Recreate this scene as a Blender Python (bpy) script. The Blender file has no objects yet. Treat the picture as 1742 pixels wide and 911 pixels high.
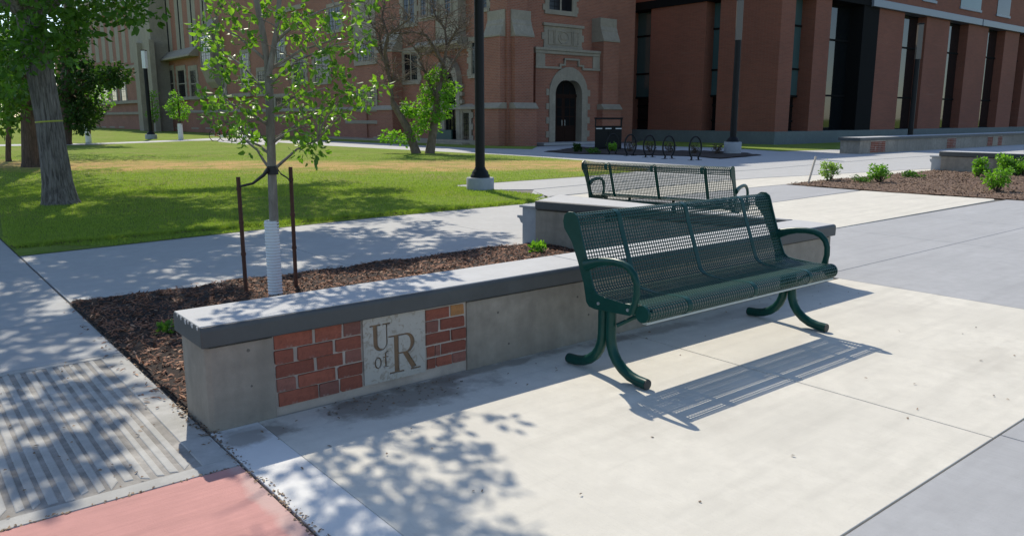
import bpy, bmesh, math, random
import numpy as np
from mathutils import Vector, Matrix
random.seed(7); RNG = np.random.default_rng(7)
R = math.radians
scene = bpy.context.scene
col = scene.collection

# ------------------------------------------------------------------ camera, sky, sun, exposure
F, PITCH, YAW, CAMH = 1325.6, 0.190965, 0.890703, 1.4      # focal length in photo pixels, angles, eye height
CX, CY = 871.0, 455.5
FW = Vector((math.cos(YAW)*math.cos(PITCH), math.sin(YAW)*math.cos(PITCH), -math.sin(PITCH)))
RT = Vector((math.sin(YAW), -math.cos(YAW), 0))
UP = RT.cross(FW)
cd = bpy.data.cameras.new('camera'); cam = bpy.data.objects.new('camera', cd); col.objects.link(cam)
cd.sensor_width = 36; cd.lens = F/1742*36; cd.clip_start = .05; cd.clip_end = 2000
M = Matrix((RT, UP, -FW)).transposed().to_4x4(); M.translation = Vector((0, 0, CAMH)); cam.matrix_world = M
scene.camera = cam

SUN = Vector((.30, .93, 1.0)).normalized()
sun_el = math.asin(SUN.z); sun_az = math.atan2(SUN.x, SUN.y)
w = bpy.data.worlds.new('World'); scene.world = w; w.use_nodes = True
nt = w.node_tree; bg = nt.nodes['Background']
sky = nt.nodes.new('ShaderNodeTexSky'); sky.sky_type = 'NISHITA'; sky.sun_disc = False
sky.sun_elevation = sun_el; sky.sun_rotation = sun_az; sky.altitude = 1400; sky.air_density = 1.0; sky.dust_density = 1.2; sky.ozone_density = 1.1
nt.links.new(sky.outputs[0], bg.inputs[0]); bg.inputs[1].default_value = 0.15
sl = bpy.data.lights.new('sun', 'SUN'); so = bpy.data.objects.new('sun', sl); col.objects.link(so)
sl.energy = 3.7; sl.angle = R(.53); sl.color = (1, .92, .78)
so.rotation_euler = SUN.to_track_quat('Z', 'Y').to_euler(); so.location = (20, 60, 60)
vs = scene.view_settings
vs.view_transform = 'Standard'; vs.look = 'None'; vs.exposure = 0.33; vs.gamma = 1; vs.use_curve_mapping = False

# ------------------------------------------------------------------ survey: photo pixel -> point in the place
def ray(px, py): return FW*F + RT*(px-CX) - UP*(py-CY)
O = Vector((0, 0, CAMH))
def gp(px, py, z=0.0):
    d = ray(px, py); return O + d*((z-CAMH)/d.z)
def oX(px, py, X): d = ray(px, py); return O + d*(X/d.x)
def oY(px, py, Y): d = ray(px, py); return O + d*(Y/d.y)
def at(px, py, fwd):
    d = ray(px, py); return O + d*(fwd/(d.x*math.cos(YAW)+d.y*math.sin(YAW)))
def gxy(pts): return [gp(*p).xy for p in pts]

# ------------------------------------------------------------------ materials
MATS = {}
def new_mat(name):
    m = bpy.data.materials.new(name); m.use_nodes = True; MATS[name] = m
    return m, m.node_tree, m.node_tree.nodes['Principled BSDF']
def N(nt, t, **kw):
    n = nt.nodes.new('ShaderNode'+t)
    for k, v in kw.items():
        if k.startswith('i_'):
            k2 = k[2:]; n.inputs[int(k2) if k2.isdigit() else k2].default_value = v
        else: setattr(n, k, v)
    return n
def c4(c): return (c[0], c[1], c[2], 1)
def mixc(nt, fac, a, b, mode='MIX'):
    n = nt.nodes.new('ShaderNodeMix'); n.data_type = 'RGBA'; n.blend_type = mode
    for i, v in ((0, fac), (6, a), (7, b)):
        if hasattr(v, 'links') or hasattr(v, 'is_linked'): nt.links.new(v, n.inputs[i])
        elif i == 0: n.inputs[0].default_value = v
        else: n.inputs[i].default_value = c4(v)
    return n.outputs[2]
def mth(nt, op, a, b=None, c=None, clamp=False):
    n = nt.nodes.new('ShaderNodeMath'); n.operation = op; n.use_clamp = clamp
    for i, v in enumerate((a, b, c)):
        if v is None: continue
        if hasattr(v, 'is_linked'): nt.links.new(v, n.inputs[i])
        else: n.inputs[i].default_value = v
    return n.outputs[0]
def ramp(nt, fac, p0, p1):
    n = N(nt, 'MapRange', i_1=p0, i_2=p1); n.clamp = True; nt.links.new(fac, n.inputs[0]); return n.outputs[0]
def objco(nt): return N(nt, 'TexCoord').outputs['Object']
def noise(nt, scale, detail=4, co=None, rough=.55, dist=0):
    n = N(nt, 'TexNoise'); n.inputs['Scale'].default_value = scale; n.inputs['Detail'].default_value = detail
    n.inputs['Roughness'].default_value = rough; n.inputs['Distortion'].default_value = dist
    nt.links.new(co if co is not None else objco(nt), n.inputs['Vector']); return n.outputs[0]
def stretch(nt, co, sx, sy, sz):
    n = N(nt, 'Mapping'); n.inputs['Scale'].default_value = (sx, sy, sz); nt.links.new(co, n.inputs['Vector']); return n.outputs[0]
def bump(nt, b, h, strength=.3, dist=.01):
    n = N(nt, 'Bump'); n.inputs['Strength'].default_value = strength; n.inputs['Distance'].default_value = dist
    nt.links.new(h, n.inputs['Height']); nt.links.new(n.outputs[0], b.inputs['Normal'])

def plain(name, c, rough=.5, metal=0, var=.15, sc=20, coat=0):
    m, nt, b = new_mat(name)
    f = noise(nt, sc, 5)
    cc = mixc(nt, f, [v*(1-var) for v in c], [min(1, v*(1+var)) for v in c])
    nt.links.new(cc, b.inputs['Base Color'])
    nt.links.new(mth(nt, 'MULTIPLY_ADD', f, .2, rough-.1, clamp=True), b.inputs['Roughness'])
    b.inputs['Metallic'].default_value = metal; b.inputs['Coat Weight'].default_value = coat
    return m
def concrete(name, c, var=.12, rough=.85, speck=.25, streak=0, stains=(), broom=None, vertical=False):
    """cast concrete: broad blotches, fine grain, small dark pits; stains = (x, y, rx, ry, strength, colour)"""
    m, nt, b = new_mat(name); co = objco(nt)
    big = noise(nt, 1.3, 5, co, .6); mid = noise(nt, 9, 6, co, .65); fine = noise(nt, 160, 3, co)
    cc = mixc(nt, ramp(nt, big, .3, .7), [v*(1-var) for v in c], [v*(1+var*.6) for v in c])
    cc = mixc(nt, ramp(nt, mid, .35, .75), cc, [v*(1-var*1.3) for v in c])
    cc = mixc(nt, mth(nt, 'MULTIPLY', ramp(nt, fine, .62, .75), speck), cc, [v*.45 for v in c])
    if streak:
        s = noise(nt, 6, 4, stretch(nt, co, 1, 1, .12)) if vertical else noise(nt, 5, 5, stretch(nt, co, .15, 1.6, 1))
        cc = mixc(nt, mth(nt, 'MULTIPLY', ramp(nt, s, .48, .75), streak), cc, [v*.5 for v in c])
    sp = N(nt, 'SeparateXYZ'); nt.links.new(co, sp.inputs[0])
    wob = mth(nt, 'MULTIPLY', mth(nt, 'SUBTRACT', noise(nt, 5, 6, co, .65), .5), 2.6)
    for (sx, sy, rx, ry, st, sc) in stains:
        dx = mth(nt, 'DIVIDE', mth(nt, 'SUBTRACT', sp.outputs[0], sx), rx); dy = mth(nt, 'DIVIDE', mth(nt, 'SUBTRACT', sp.outputs[1], sy), ry)
        d = mth(nt, 'ADD', mth(nt, 'SQRT', mth(nt, 'ADD', mth(nt, 'MULTIPLY', dx, dx), mth(nt, 'MULTIPLY', dy, dy))), wob)
        cc = mixc(nt, mth(nt, 'MULTIPLY', ramp(nt, d, 1.15, .55), st), cc, sc)
    nt.links.new(cc, b.inputs['Base Color']); b.inputs['Roughness'].default_value = rough
    h = mth(nt, 'ADD', mth(nt, 'MULTIPLY', mid, .6), mth(nt, 'MULTIPLY', fine, .5))
    if broom:
        wv = noise(nt, 40, 2, stretch(nt, co, *broom)); h = mth(nt, 'ADD', h, wv)
    bump(nt, b, h, .55, .004)
    return m
def brickmat(name, c1, c2, mortar, bw, bh, ms=.008, var=.25, scale_noise=.5, bmp=.4, lines=0):
    """brick courses laid on whichever vertical face carries them"""
    m, nt, b = new_mat(name); co = objco(nt)
    sp = N(nt, 'SeparateXYZ'); nt.links.new(co, sp.inputs[0])
    g = N(nt, 'NewGeometry'); sn = N(nt, 'SeparateXYZ'); nt.links.new(g.outputs['Normal'], sn.inputs[0])
    ax, ay = mth(nt, 'ABSOLUTE', sn.outputs[0]), mth(nt, 'ABSOLUTE', sn.outputs[1])
    pick = mth(nt, 'GREATER_THAN', ax, ay)
    u = mth(nt, 'ADD', mth(nt, 'MULTIPLY', sp.outputs[1], pick), mth(nt, 'MULTIPLY', sp.outputs[0], mth(nt, 'SUBTRACT', 1, pick)))
    cb = N(nt, 'CombineXYZ'); nt.links.new(u, cb.inputs[0]); nt.links.new(sp.outputs[2], cb.inputs[1])
    t = N(nt, 'TexBrick'); t.offset = .5
    for k, v in (('Scale', 1), ('Mortar Size', ms), ('Mortar Smooth', .2), ('Bias', 0), ('Brick Width', bw), ('Row Height', bh)): t.inputs[k].default_value = v
    t.inputs['Color1'].default_value = c4(c1); t.inputs['Color2'].default_value = c4(c2); t.inputs['Mortar'].default_value = c4(mortar)
    nt.links.new(cb.outputs[0], t.inputs['Vector'])
    n1 = noise(nt, scale_noise, 5, co); n2 = noise(nt, 14, 3, co)
    cc = mixc(nt, ramp(nt, n1, .3, .75), t.outputs[0], [v*(1-var) for v in c1], 'MIX') if False else t.outputs[0]
    dk = mixc(nt, ramp(nt, n1, .3, .72), (1-var, 1-var, 1-var), (1.05, 1.05, 1.05)); cc = mixc(nt, 1.0, cc, dk, 'MULTIPLY')
    dk = mixc(nt, n2, (.8, .8, .8), (1.2, 1.2, 1.2)); cc = mixc(nt, 1.0, cc, dk, 'MULTIPLY')
    if lines:                                               # odd pale courses where salts bloom out of the joints
        l = noise(nt, 1.0, 2, stretch(nt, co, .25, .25, 9)); l2 = noise(nt, .4, 2, co)
        cc = mixc(nt, mth(nt, 'MULTIPLY', ramp(nt, l, .62, .68), mth(nt, 'MULTIPLY', ramp(nt, l2, .45, .6), lines)), cc, mortar)
    nt.links.new(cc, b.inputs['Base Color']); b.inputs['Roughness'].default_value = .85
    bump(nt, b, mth(nt, 'SUBTRACT', 1, t.outputs[1]), bmp, .01)
    return m
def leafmat(name, c1, c2, trans=.45, gloss=.45):
    m, nt, b = new_mat(name)
    g = N(nt, 'NewGeometry'); rnd = g.outputs['Random Per Island']
    cc = mixc(nt, rnd, c1, c2)
    nt.links.new(cc, b.inputs['Base Color']); b.inputs['Roughness'].default_value = gloss; b.inputs['Specular IOR Level'].default_value = .35
    tr = N(nt, 'BsdfTranslucent'); tc = mixc(nt, 1.0, cc, (1.5, 1.7, .5), 'MULTIPLY'); nt.links.new(tc, tr.inputs[0])
    mx = N(nt, 'MixShader'); mx.inputs[0].default_value = trans
    out = nt.nodes['Material Output']; nt.links.new(b.outputs[0], mx.inputs[1]); nt.links.new(tr.outputs[0], mx.inputs[2]); nt.links.new(mx.outputs[0], out.inputs[0])
    return m
def islandmat(name, c1, c2, c3, rough=.85):
    m, nt, b = new_mat(name)
    rnd = N(nt, 'NewGeometry').outputs['Random Per Island']
    cc = mixc(nt, ramp(nt, rnd, 0, .6), c1, c2); cc = mixc(nt, ramp(nt, rnd, .85, 1), cc, c3)
    f = noise(nt, 60, 3); cc = mixc(nt, 1.0, cc, mixc(nt, f, (.7, .7, .7), (1.3, 1.3, 1.3)), 'MULTIPLY')
    nt.links.new(cc, b.inputs['Base Color']); b.inputs['Roughness'].default_value = rough
    return m
def bark(name, c1, c2, sz=.12, sc=28, st=.9):
    m, nt, b = new_mat(name); co = objco(nt)
    f = noise(nt, sc, 6, stretch(nt, co, 1, 1, sz), .7, .6); g = noise(nt, 3, 3, co)
    cc = mixc(nt, ramp(nt, f, .35, .68), c1, c2); cc = mixc(nt, 1.0, cc, mixc(nt, g, (.75, .75, .75), (1.2, 1.2, 1.2)), 'MULTIPLY')
    nt.links.new(cc, b.inputs['Base Color']); b.inputs['Roughness'].default_value = .9
    bump(nt, b, f, st, .04)
    return m
def glassmat(name, c, rough=.04):
    m, nt, b = new_mat(name)
    f = noise(nt, .6, 3); cc = mixc(nt, f, [v*.8 for v in c], [v*1.2 for v in c]); nt.links.new(cc, b.inputs['Base Color'])
    b.inputs['Roughness'].default_value = rough; b.inputs['IOR'].default_value = 1.5; b.inputs['Specular IOR Level'].default_value = .6
    n = noise(nt, 1.2, 2); bump(nt, b, n, .05, .02)
    return m

DIRT = (.21, .185, .15)
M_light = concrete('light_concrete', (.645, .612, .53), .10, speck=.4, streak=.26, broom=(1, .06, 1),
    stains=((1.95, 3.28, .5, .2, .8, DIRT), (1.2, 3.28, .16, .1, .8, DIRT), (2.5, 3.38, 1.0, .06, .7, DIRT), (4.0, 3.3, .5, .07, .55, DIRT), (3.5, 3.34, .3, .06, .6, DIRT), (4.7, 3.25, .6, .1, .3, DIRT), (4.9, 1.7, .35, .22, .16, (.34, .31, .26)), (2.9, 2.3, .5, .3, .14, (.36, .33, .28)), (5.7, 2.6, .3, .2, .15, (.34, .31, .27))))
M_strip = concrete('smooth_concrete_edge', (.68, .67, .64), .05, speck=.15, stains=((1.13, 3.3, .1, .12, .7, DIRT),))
M_grey = concrete('grey_concrete', (.385, .388, .393), .10, speck=.28, streak=.22, broom=(1, .06, 1))
M_walk = concrete('sidewalk_concrete', (.43, .43, .42), .10, speck=.3, streak=.1, broom=(.06, 1, 1))
M_path = concrete('path_concrete', (.47, .465, .45), .10, speck=.25, broom=(.06, 1, 1))
M_far = concrete('far_concrete', (.44, .44, .43), .08, speck=.2)
M_ridge = concrete('ridged_concrete', (.48, .47, .44), .26, speck=.45, streak=.25)
M_groove = concrete('worn_groove_concrete', (.40, .375, .34), .5, speck=.8, streak=.3)
M_red = concrete('red_concrete', (.55, .265, .235), .12, speck=.3, streak=.3, broom=(.06, 1, 1), stains=((.99, 2.3, .05, 1.2, .45, (.52, .44, .39)), (.35, 2.7, .16, .05, .35, (.25, .13, .11))))
M_joint = concrete('joint_filler', (.15, .135, .115), .3)
M_wall = concrete('cast_wall_concrete', (.34, .30, .245), .28, speck=.45, streak=.5, vertical=True)
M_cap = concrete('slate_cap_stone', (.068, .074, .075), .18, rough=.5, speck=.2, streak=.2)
M_captop = concrete('pale_cap_top', (.50, .50, .495), .07, speck=.22, streak=.12)  # top sheet much paler than the cap's sides
M_stone = concrete('carved_stone', (.36, .31, .235), .2, speck=.35, streak=.25, vertical=True)
M_plaq = None
M_pale = concrete('pale_post_concrete', (.36, .38, .40), .15)
M_base = concrete('plinth_stone', (.15, .18, .175), .15)
M_brickA = brickmat('old_red_brick', (.38, .130, .075), (.29, .10, .06), (.34, .22, .155), .21, .075, .011, .22)
M_brickB = brickmat('new_red_brick', (.27, .084, .047), (.22, .070, .040), (.25, .13, .09), .40, .062, .009, .18, .3, .5, lines=.5)
M_glassA = glassmat('old_window_glass', (.012, .014, .016), .12); M_glassA.node_tree.nodes['Principled BSDF'].inputs['Specular IOR Level'].default_value = .35
M_glassB = glassmat('teal_glass', (.06, .115, .115))
M_glassC = glassmat('dark_glass', (.008, .010, .011))
M_dark = plain('dark_bronze_frame', (.009, .009, .009), .85); M_dark.node_tree.nodes['Principled BSDF'].inputs['Specular IOR Level'].default_value = .12
M_black = plain('black_lamp_paint', (.011, .012, .013), .5, 0, .2, 6); M_black.node_tree.nodes['Principled BSDF'].inputs['Specular IOR Level'].default_value = .18
M_beam = plain('grey_steel_beam', (.20, .23, .27), .4, .2)
M_wood = plain('dark_oak_door', (.028, .014, .010), .8, 0, .35, 12); M_wood.node_tree.nodes['Principled BSDF'].inputs['Specular IOR Level'].default_value = .1
M_green = plain('bench_green_paint', (.0045, .050, .040), .33, 0, .25, 30, .0); M_green.node_tree.nodes['Principled BSDF'].inputs['Specular IOR Level'].default_value = .26
M_gdark = plain('worn_foot_cap', (.05, .05, .045), .6)
M_steel = plain('galvanised_steel', (.55, .57, .58), .35, .8)
M_edge = plain('ground_glint_flange', (.42, .47, .46), .4, .3)  # pale tone imitates bright paving reflected under the seat front
M_rust = plain('rusty_stake_steel', (.10, .045, .030), .75, .3, .5, 25)
M_guard = plain('white_guard_plastic', (.72, .74, .75), .45, 0, .08)
M_strap = plain('black_strap', (.015, .015, .016), .6)
M_cream = plain('cream_stake_paint', (.62, .55, .45), .6)
M_lum = plain('frosted_lamp_glass', (.12, .105, .09), .4, 0, .1)
M_yellow = plain('yellow_tape', (.36, .38, .05), .6)
M_white = plain('white_paint', (.75, .75, .74), .5)
M_panelgreen = plain('green_door_panel', (.03, .075, .065), .5)
M_red_p = plain('red_bike_paint', (.35, .04, .03), .4)
M_chip = islandmat('mulch_chips', (.06, .026, .013), (.27, .12, .066), (.50, .32, .21))
M_soil = concrete('brown_soil', (.17, .105, .068), .35, speck=.5, rough=1)
M_mulch = concrete('mulch_ground', (.04, .025, .018), .5, speck=.5, rough=1)
M_litter = islandmat('leaf_litter', (.12, .085, .055), (.24, .16, .10), (.40, .32, .23))
M_leafY = leafmat('young_tree_leaf', (.08, .17, .026), (.20, .34, .06), .52, .36)
M_leafA = leafmat('big_tree_leaf', (.045, .115, .018), (.10, .21, .035), .45)
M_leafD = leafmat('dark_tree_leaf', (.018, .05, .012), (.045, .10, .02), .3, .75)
M_leafB = leafmat('bright_shoot_leaf', (.12, .26, .03), (.19, .36, .05), .5)
M_leafP = leafmat('pale_bush_leaf', (.16, .26, .07), (.28, .40, .14), .45)
M_bark = bark('ridged_grey_bark', (.06, .05, .043), (.30, .27, .245), .10, 34)
M_barkR = bark('brown_bark', (.05, .033, .025), (.16, .105, .08))
M_barkY = bark('smooth_young_bark', (.16, .135, .11), (.30, .265, .225), .4, 14, .25)
M_barkB = bark('bare_branch_bark', (.10, .075, .055), (.22, .17, .135), .4, 14, .3)

def lawn_mat():
    m, nt, b = new_mat('lawn_grass'); co = objco(nt)
    sp = N(nt, 'SeparateXYZ'); nt.links.new(co, sp.inputs[0])
    big = noise(nt, .28, 4, co); mid = noise(nt, 2.2, 6, co, .7); fine = noise(nt, 45, 4, co, .7)
    cc = mixc(nt, ramp(nt, big, .3, .7), (.20, .275, .052), (.27, .335, .08))
    cc = mixc(nt, ramp(nt, mid, .42, .75), cc, (.135, .215, .03))
    # a worn, dry belt crossing the lawn, broken up by noise
    d1 = mth(nt, 'ADD', mth(nt, 'MULTIPLY', sp.outputs[0], .63), mth(nt, 'MULTIPLY', sp.outputs[1], .777))
    d = mth(nt, 'ADD', mth(nt, 'SUBTRACT', d1, 23.3), mth(nt, 'MULTIPLY', mth(nt, 'SUBTRACT', noise(nt, .55, 5, stretch(nt, co, 1, 1, 1), .65), .5), 8.0))
    belt = ramp(nt, mth(nt, 'ABSOLUTE', d), 3.4, 1.2)
    br = mth(nt, 'MULTIPLY', belt, ramp(nt, noise(nt, 1.1, 7, co, .8), .36, .54))
    cc = mixc(nt, mth(nt, 'MULTIPLY', br, .9), cc, (.58, .37, .17))
    cc = mixc(nt, mth(nt, 'MULTIPLY', ramp(nt, noise(nt, .7, 6, stretch(nt, co, 1, .6, 1), .7), .50, .66), .55), cc, (.30, .25, .12))
    cc = mixc(nt, 1.0, cc, mixc(nt, fine, (.55, .55, .55), (1.4, 1.4, 1.4)), 'MULTIPLY')
    nt.links.new(cc, b.inputs['Base Color']); b.inputs['Roughness'].default_value = 1; b.inputs['Specular IOR Level'].default_value = .03
    bump(nt, b, fine, .8, .03)
    return m
M_lawn = lawn_mat()
M_blade = leafmat('grass_blade', (.20, .28, .048), (.31, .385, .09), .4, .8)

def plaque_mat():
    m, nt, b = new_mat('travertine_plaque'); co = objco(nt)
    f = noise(nt, 22, 6, co, .7, 1.2); g = noise(nt, 120, 3, co); l = noise(nt, 6, 3, co)
    cc = mixc(nt, ramp(nt, f, .53, .60), (.43, .405, .355), (.31, .275, .225))
    cc = mixc(nt, mth(nt, 'MULTIPLY', ramp(nt, l, .5, .75), .4), cc, (.30, .26, .21)); cc = mixc(nt, mth(nt, 'MULTIPLY', ramp(nt, g, .6, .75), .4), cc, (.28, .25, .2))
    nt.links.new(cc, b.inputs['Base Color']); b.inputs['Roughness'].default_value = .8; bump(nt, b, f, .4, .006)
    return m
M_plaq = plaque_mat()
M_cut = plain('ochre_stained_cut', (.20, .125, .07), .8, 0, .55, 18)
def oldbrick(name, c, pale=0):
    m, nt, b = new_mat(name); co = objco(nt)
    oi = N(nt, 'ObjectInfo').outputs['Random']
    f = noise(nt, 16, 6, co, .7, .5); g = noise(nt, 90, 3, co); st = noise(nt, 7, 4, co)
    cc = mixc(nt, oi, [c[0]*.70, c[1]*.72, c[2]*.76], [v*1.08 for v in c])
    cc = mixc(nt, ramp(nt, f, .45, .75), cc, [v*.6 for v in c]); cc = mixc(nt, mth(nt, 'MULTIPLY', ramp(nt, st, .60, .68), .55+pale), cc, (.42, .36, .31))
    cc = mixc(nt, 1.0, cc, mixc(nt, g, (.75, .75, .75), (1.25, 1.25, 1.25)), 'MULTIPLY')
    nt.links.new(cc, b.inputs['Base Color']); b.inputs['Roughness'].default_value = .9; bump(nt, b, f, .6, .008)
    return m
M_ob = oldbrick('salvaged_red_brick', (.30, .092, .056)); M_obO = oldbrick('orange_brick', (.40, .19, .07)); M_obG = oldbrick('mortar_smeared_brick', (.27, .11, .08), .25)
M_mortar = concrete('panel_mortar', (.46, .395, .335), .2, speck=.5)

# ------------------------------------------------------------------ object helpers
def tag(o, label=None, cat=None, group=None, kind=None):
    if label: o['label'] = label
    if cat: o['category'] = cat
    if group: o['group'] = group
    if kind: o['kind'] = kind
    return o
def thing(name, loc, label, cat, group=None, rz=0):
    o = bpy.data.objects.new(name, None); col.objects.link(o); o.location = loc; o.rotation_euler = (0, 0, rz); o.empty_display_size = .2
    return tag(o, label, cat, group)
class MB:
    def __init__(s, org=(0, 0, 0)): s.v = []; s.f = []; s.o = Vector(org); s.sm = []
    def add(s, vs, fs, smooth=False):
        n = len(s.v); s.v += [tuple(Vector(p)-s.o) for p in vs]; s.f += [tuple(i+n for i in f) for f in fs]; s.sm += [smooth]*len(fs); return s
    def box(s, x0, x1, y0, y1, z0, z1):
        x0, x1 = sorted((x0, x1)); y0, y1 = sorted((y0, y1)); z0, z1 = sorted((z0, z1))
        return s.add([(x0, y0, z0), (x1, y0, z0), (x1, y1, z0), (x0, y1, z0), (x0, y0, z1), (x1, y0, z1), (x1, y1, z1), (x0, y1, z1)],
              [(0, 3, 2, 1), (4, 5, 6, 7), (0, 1, 5, 4), (1, 2, 6, 5), (2, 3, 7, 6), (3, 0, 4, 7)])
    def prism(s, poly, z0, z1, axis='z', smooth=False):
        """extrude a polygon; axis z: poly=(x,y); x: poly=(y,z) between x=z0..z1; y: poly=(x,z)"""
        n = len(poly)
        a = sum(poly[i][0]*poly[(i+1) % n][1]-poly[(i+1) % n][0]*poly[i][1] for i in range(n))
        if a < 0: poly = poly[::-1]
        mk = {'z': lambda p, t: (p[0], p[1], t), 'x': lambda p, t: (t, p[0], p[1]), 'y': lambda p, t: (p[0], t, p[1])}[axis]
        vs = [mk(p, z0) for p in poly]+[mk(p, z1) for p in poly]
        fs = [tuple(range(n))[::-1], tuple(range(n, 2*n))]+[(i, (i+1) % n, n+(i+1) % n, n+i) for i in range(n)]
        if axis == 'y': fs = [f[::-1] for f in fs]
        return s.add(vs, fs, smooth)
    def tube(s, pts, rad, seg=10, caps=True, flat=1.0):
        pts = [Vector(p) for p in pts]; n = len(pts)
        rad = rad if hasattr(rad, '__len__') else [rad]*n
        vs, fs = [], []; prev = None
        for i, p in enumerate(pts):
            d = (pts[min(i+1, n-1)]-pts[max(i-1, 0)]).normalized()
            if prev is None:
                a = Vector((1, 0, 0)) if abs(d.x) < .9 else Vector((0, 1, 0)); u = (a-d*a.dot(d)).normalized()
            else: u = (prev-d*prev.dot(d)).normalized()
            prev = u; v = d.cross(u)
            for k in range(seg):
                t = 2*math.pi*k/seg; vs.append(p+(u*math.cos(t)*flat+v*math.sin(t))*rad[i])
        for i in range(n-1):
            for k in range(seg): fs.append((i*seg+k, i*seg+(k+1) % seg, (i+1)*seg+(k+1) % seg, (i+1)*seg+k))
        s.add(vs, fs, True)
        if caps:
            s.add(vs[:seg], [tuple(range(seg))[::-1]]); s.add(vs[-seg:], [tuple(range(seg))])
        return s
    def lathe(s, c, prof, seg=20):
        vs, fs = [], []
        for r, z in prof:
            for k in range(seg): t = 2*math.pi*k/seg; vs.append((c[0]+r*math.cos(t), c[1]+r*math.sin(t), c[2]+z))
        for i in range(len(prof)-1):
            for k in range(seg): fs.append((i*seg+k, i*seg+(k+1) % seg, (i+1)*seg+(k+1) % seg, (i+1)*seg+k))
        s.add(vs, fs, True); s.add(vs[-seg:], [tuple(range(seg))]); s.add(vs[:seg], [tuple(range(seg))[::-1]])
        return s
    def build(s, name, mat, parent=None, bevel=0, kind=None, seg=2):
        me = bpy.data.meshes.new(name); me.from_pydata(s.v, [], s.f); me.materials.append(mat)
        me.polygons.foreach_set('use_smooth', s.sm); me.update()
        o = bpy.data.objects.new(name, me); col.objects.link(o)
        if parent is not None: o.parent = parent
        if bevel:
            b = o.modifiers.new('bevel', 'BEVEL'); b.width = bevel; b.segments = seg; b.limit_method = 'ANGLE'; b.angle_limit = R(40)
        if kind: o['kind'] = kind
        return o
def npmesh(name, V, faces_flat, per, mat, parent=None, kind=None, smooth=False):
    """V (n,3) array; faces_flat flat index array with `per` corners each"""
    me = bpy.data.meshes.new(name); V = np.asarray(V, np.float32); Fc = np.asarray(faces_flat, np.int32).ravel(); nf = len(Fc)//per
    me.vertices.add(len(V)); me.vertices.foreach_set('co', V.ravel())
    me.loops.add(len(Fc)); me.loops.foreach_set('vertex_index', Fc)
    me.polygons.add(nf); me.polygons.foreach_set('loop_start', np.arange(0, nf*per, per, dtype=np.int32)); me.polygons.foreach_set('loop_total', np.full(nf, per, np.int32))
    if smooth: me.polygons.foreach_set('use_smooth', np.ones(nf, bool))
    me.materials.append(mat); me.update(calc_edges=True); me.validate()
    o = bpy.data.objects.new(name, me); col.objects.link(o)
    if parent is not None: o.parent = parent
    if kind: o['kind'] = kind
    return o
def dup(root, loc, rz=None):
    c = root.copy(); col.objects.link(c); c.location = loc
    if rz is not None: c.rotation_euler = (0, 0, rz)
    for ch in list(root.children):
        d = ch.copy(); col.objects.link(d); d.parent = c
        for g in list(ch.children): e = g.copy(); col.objects.link(e); e.parent = d
    return c

# ------------------------------------------------------------------ ground and paving
tag(MB().box(-400, 500, -300, 600, -2, -.06).build('ground', M_lawn), kind='structure')
def slab(poly, mat, parent, name='slab', z1=0.0, z0=-.05, bev=.002):
    return MB().prism([tuple(p) for p in poly], z0, z1).build(name, mat, parent, bevel=bev, seg=1)
def rect(x0, x1, y0, y1): return [(x0, y0), (x1, y0), (x1, y1), (x0, y1)]
plaza = tag(MB().prism(rect(1.02, 90, -12, 60), -.058, -.012).build('plaza', M_joint), kind='structure')
G_ = .004
slab(rect(1.024, 1.2445, -3, 3.43), M_strip, plaza)
slab(rect(1.246, 3.715, 1.19, 3.43), M_light, plaza); slab(rect(3.723, 6.50, 1.19, 3.43), M_light, plaza)
slab(rect(1.246, 3.775, -3, 1.182), M_grey, plaza); slab(rect(3.783, 6.60, -3, 1.182), M_grey, plaza); slab(rect(6.608, 9.4, -3, 1.182), M_grey, plaza)
slab(rect(6.508, 9.4, 1.19, 3.60), M_grey, plaza); slab(rect(9.408, 12.4, -3, 3.60), M_grey, plaza); slab(rect(12.408, 15.3, -3, 3.60), M_grey, plaza)
slab(rect(15.308, 30, -3, 3.60), M_grey, plaza)
slab(rect(6.33, 9.4, 3.608, 5.08), M_grey, plaza); slab(rect(9.408, 11.6, 3.608, 5.08), M_grey, plaza); slab(rect(11.608, 15.35, 3.608, 5.08), M_grey, plaza)
def quadband(a, b, mat):      # paving band between two survey lines, each left->right
    slab(gxy(a)+gxy(b)[::-1], mat, plaza)
c5 = [(1120, 438), (1425, 387.5), (1695, 340.5)]; c4l = [(1030, 374), (1200, 356.5), (1313, 344), (1462, 323.5)]
c3l = [(960, 350), (1225, 324), (1300, 316.5), (1338, 313.5)]; c2l = [(900, 337), (1225, 307), (1300, 302), (1590, 286)]; c1l = [(905, 322), (1225, 293), (1300, 287.5), (1480, 271.8), (1590, 264.5)]
quadband([(1110, 436), (1425, 387), (1692, 340.2)], [(1030, 375), (1200, 357.3), (1313, 344.7), (1466, 324), (1587, 331.5), (1690, 337.6)], M_light)
quadband([(1025, 374), (1200, 356.6), (1313, 344.1), (1462, 323.6)], [(963, 351), (1225, 325), (1300, 317.2), (1338, 313.8)], M_grey)
quadband([(960, 350), (1225, 324.4), (1300, 316.7), (1338, 313.3), (1513, 297.6), (1576, 292.5), (1600, 291.2)], [(903, 338), (1225, 307.7), (1300, 302.5), (1590, 286.6)], M_light)
quadband([(900, 337), (1225, 307.1), (1300, 302), (1590, 286.2)], [(908, 322.4), (1225, 293.4), (1300, 287.8), (1480, 272.1), (1590, 264.9)], M_far)
slab(gxy([(780, 317.3), (838, 322.5), (905, 322), (1225, 292.9), (1300, 287.4), (1480, 271.7), (1590, 264.5), (1742, 262), (1742, 240), (1470, 247), (1250, 246), (1040, 243), (905, 250), (560, 240), (440, 234.5), (440, 245), (700, 259)]), M_far, plaza)
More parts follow.
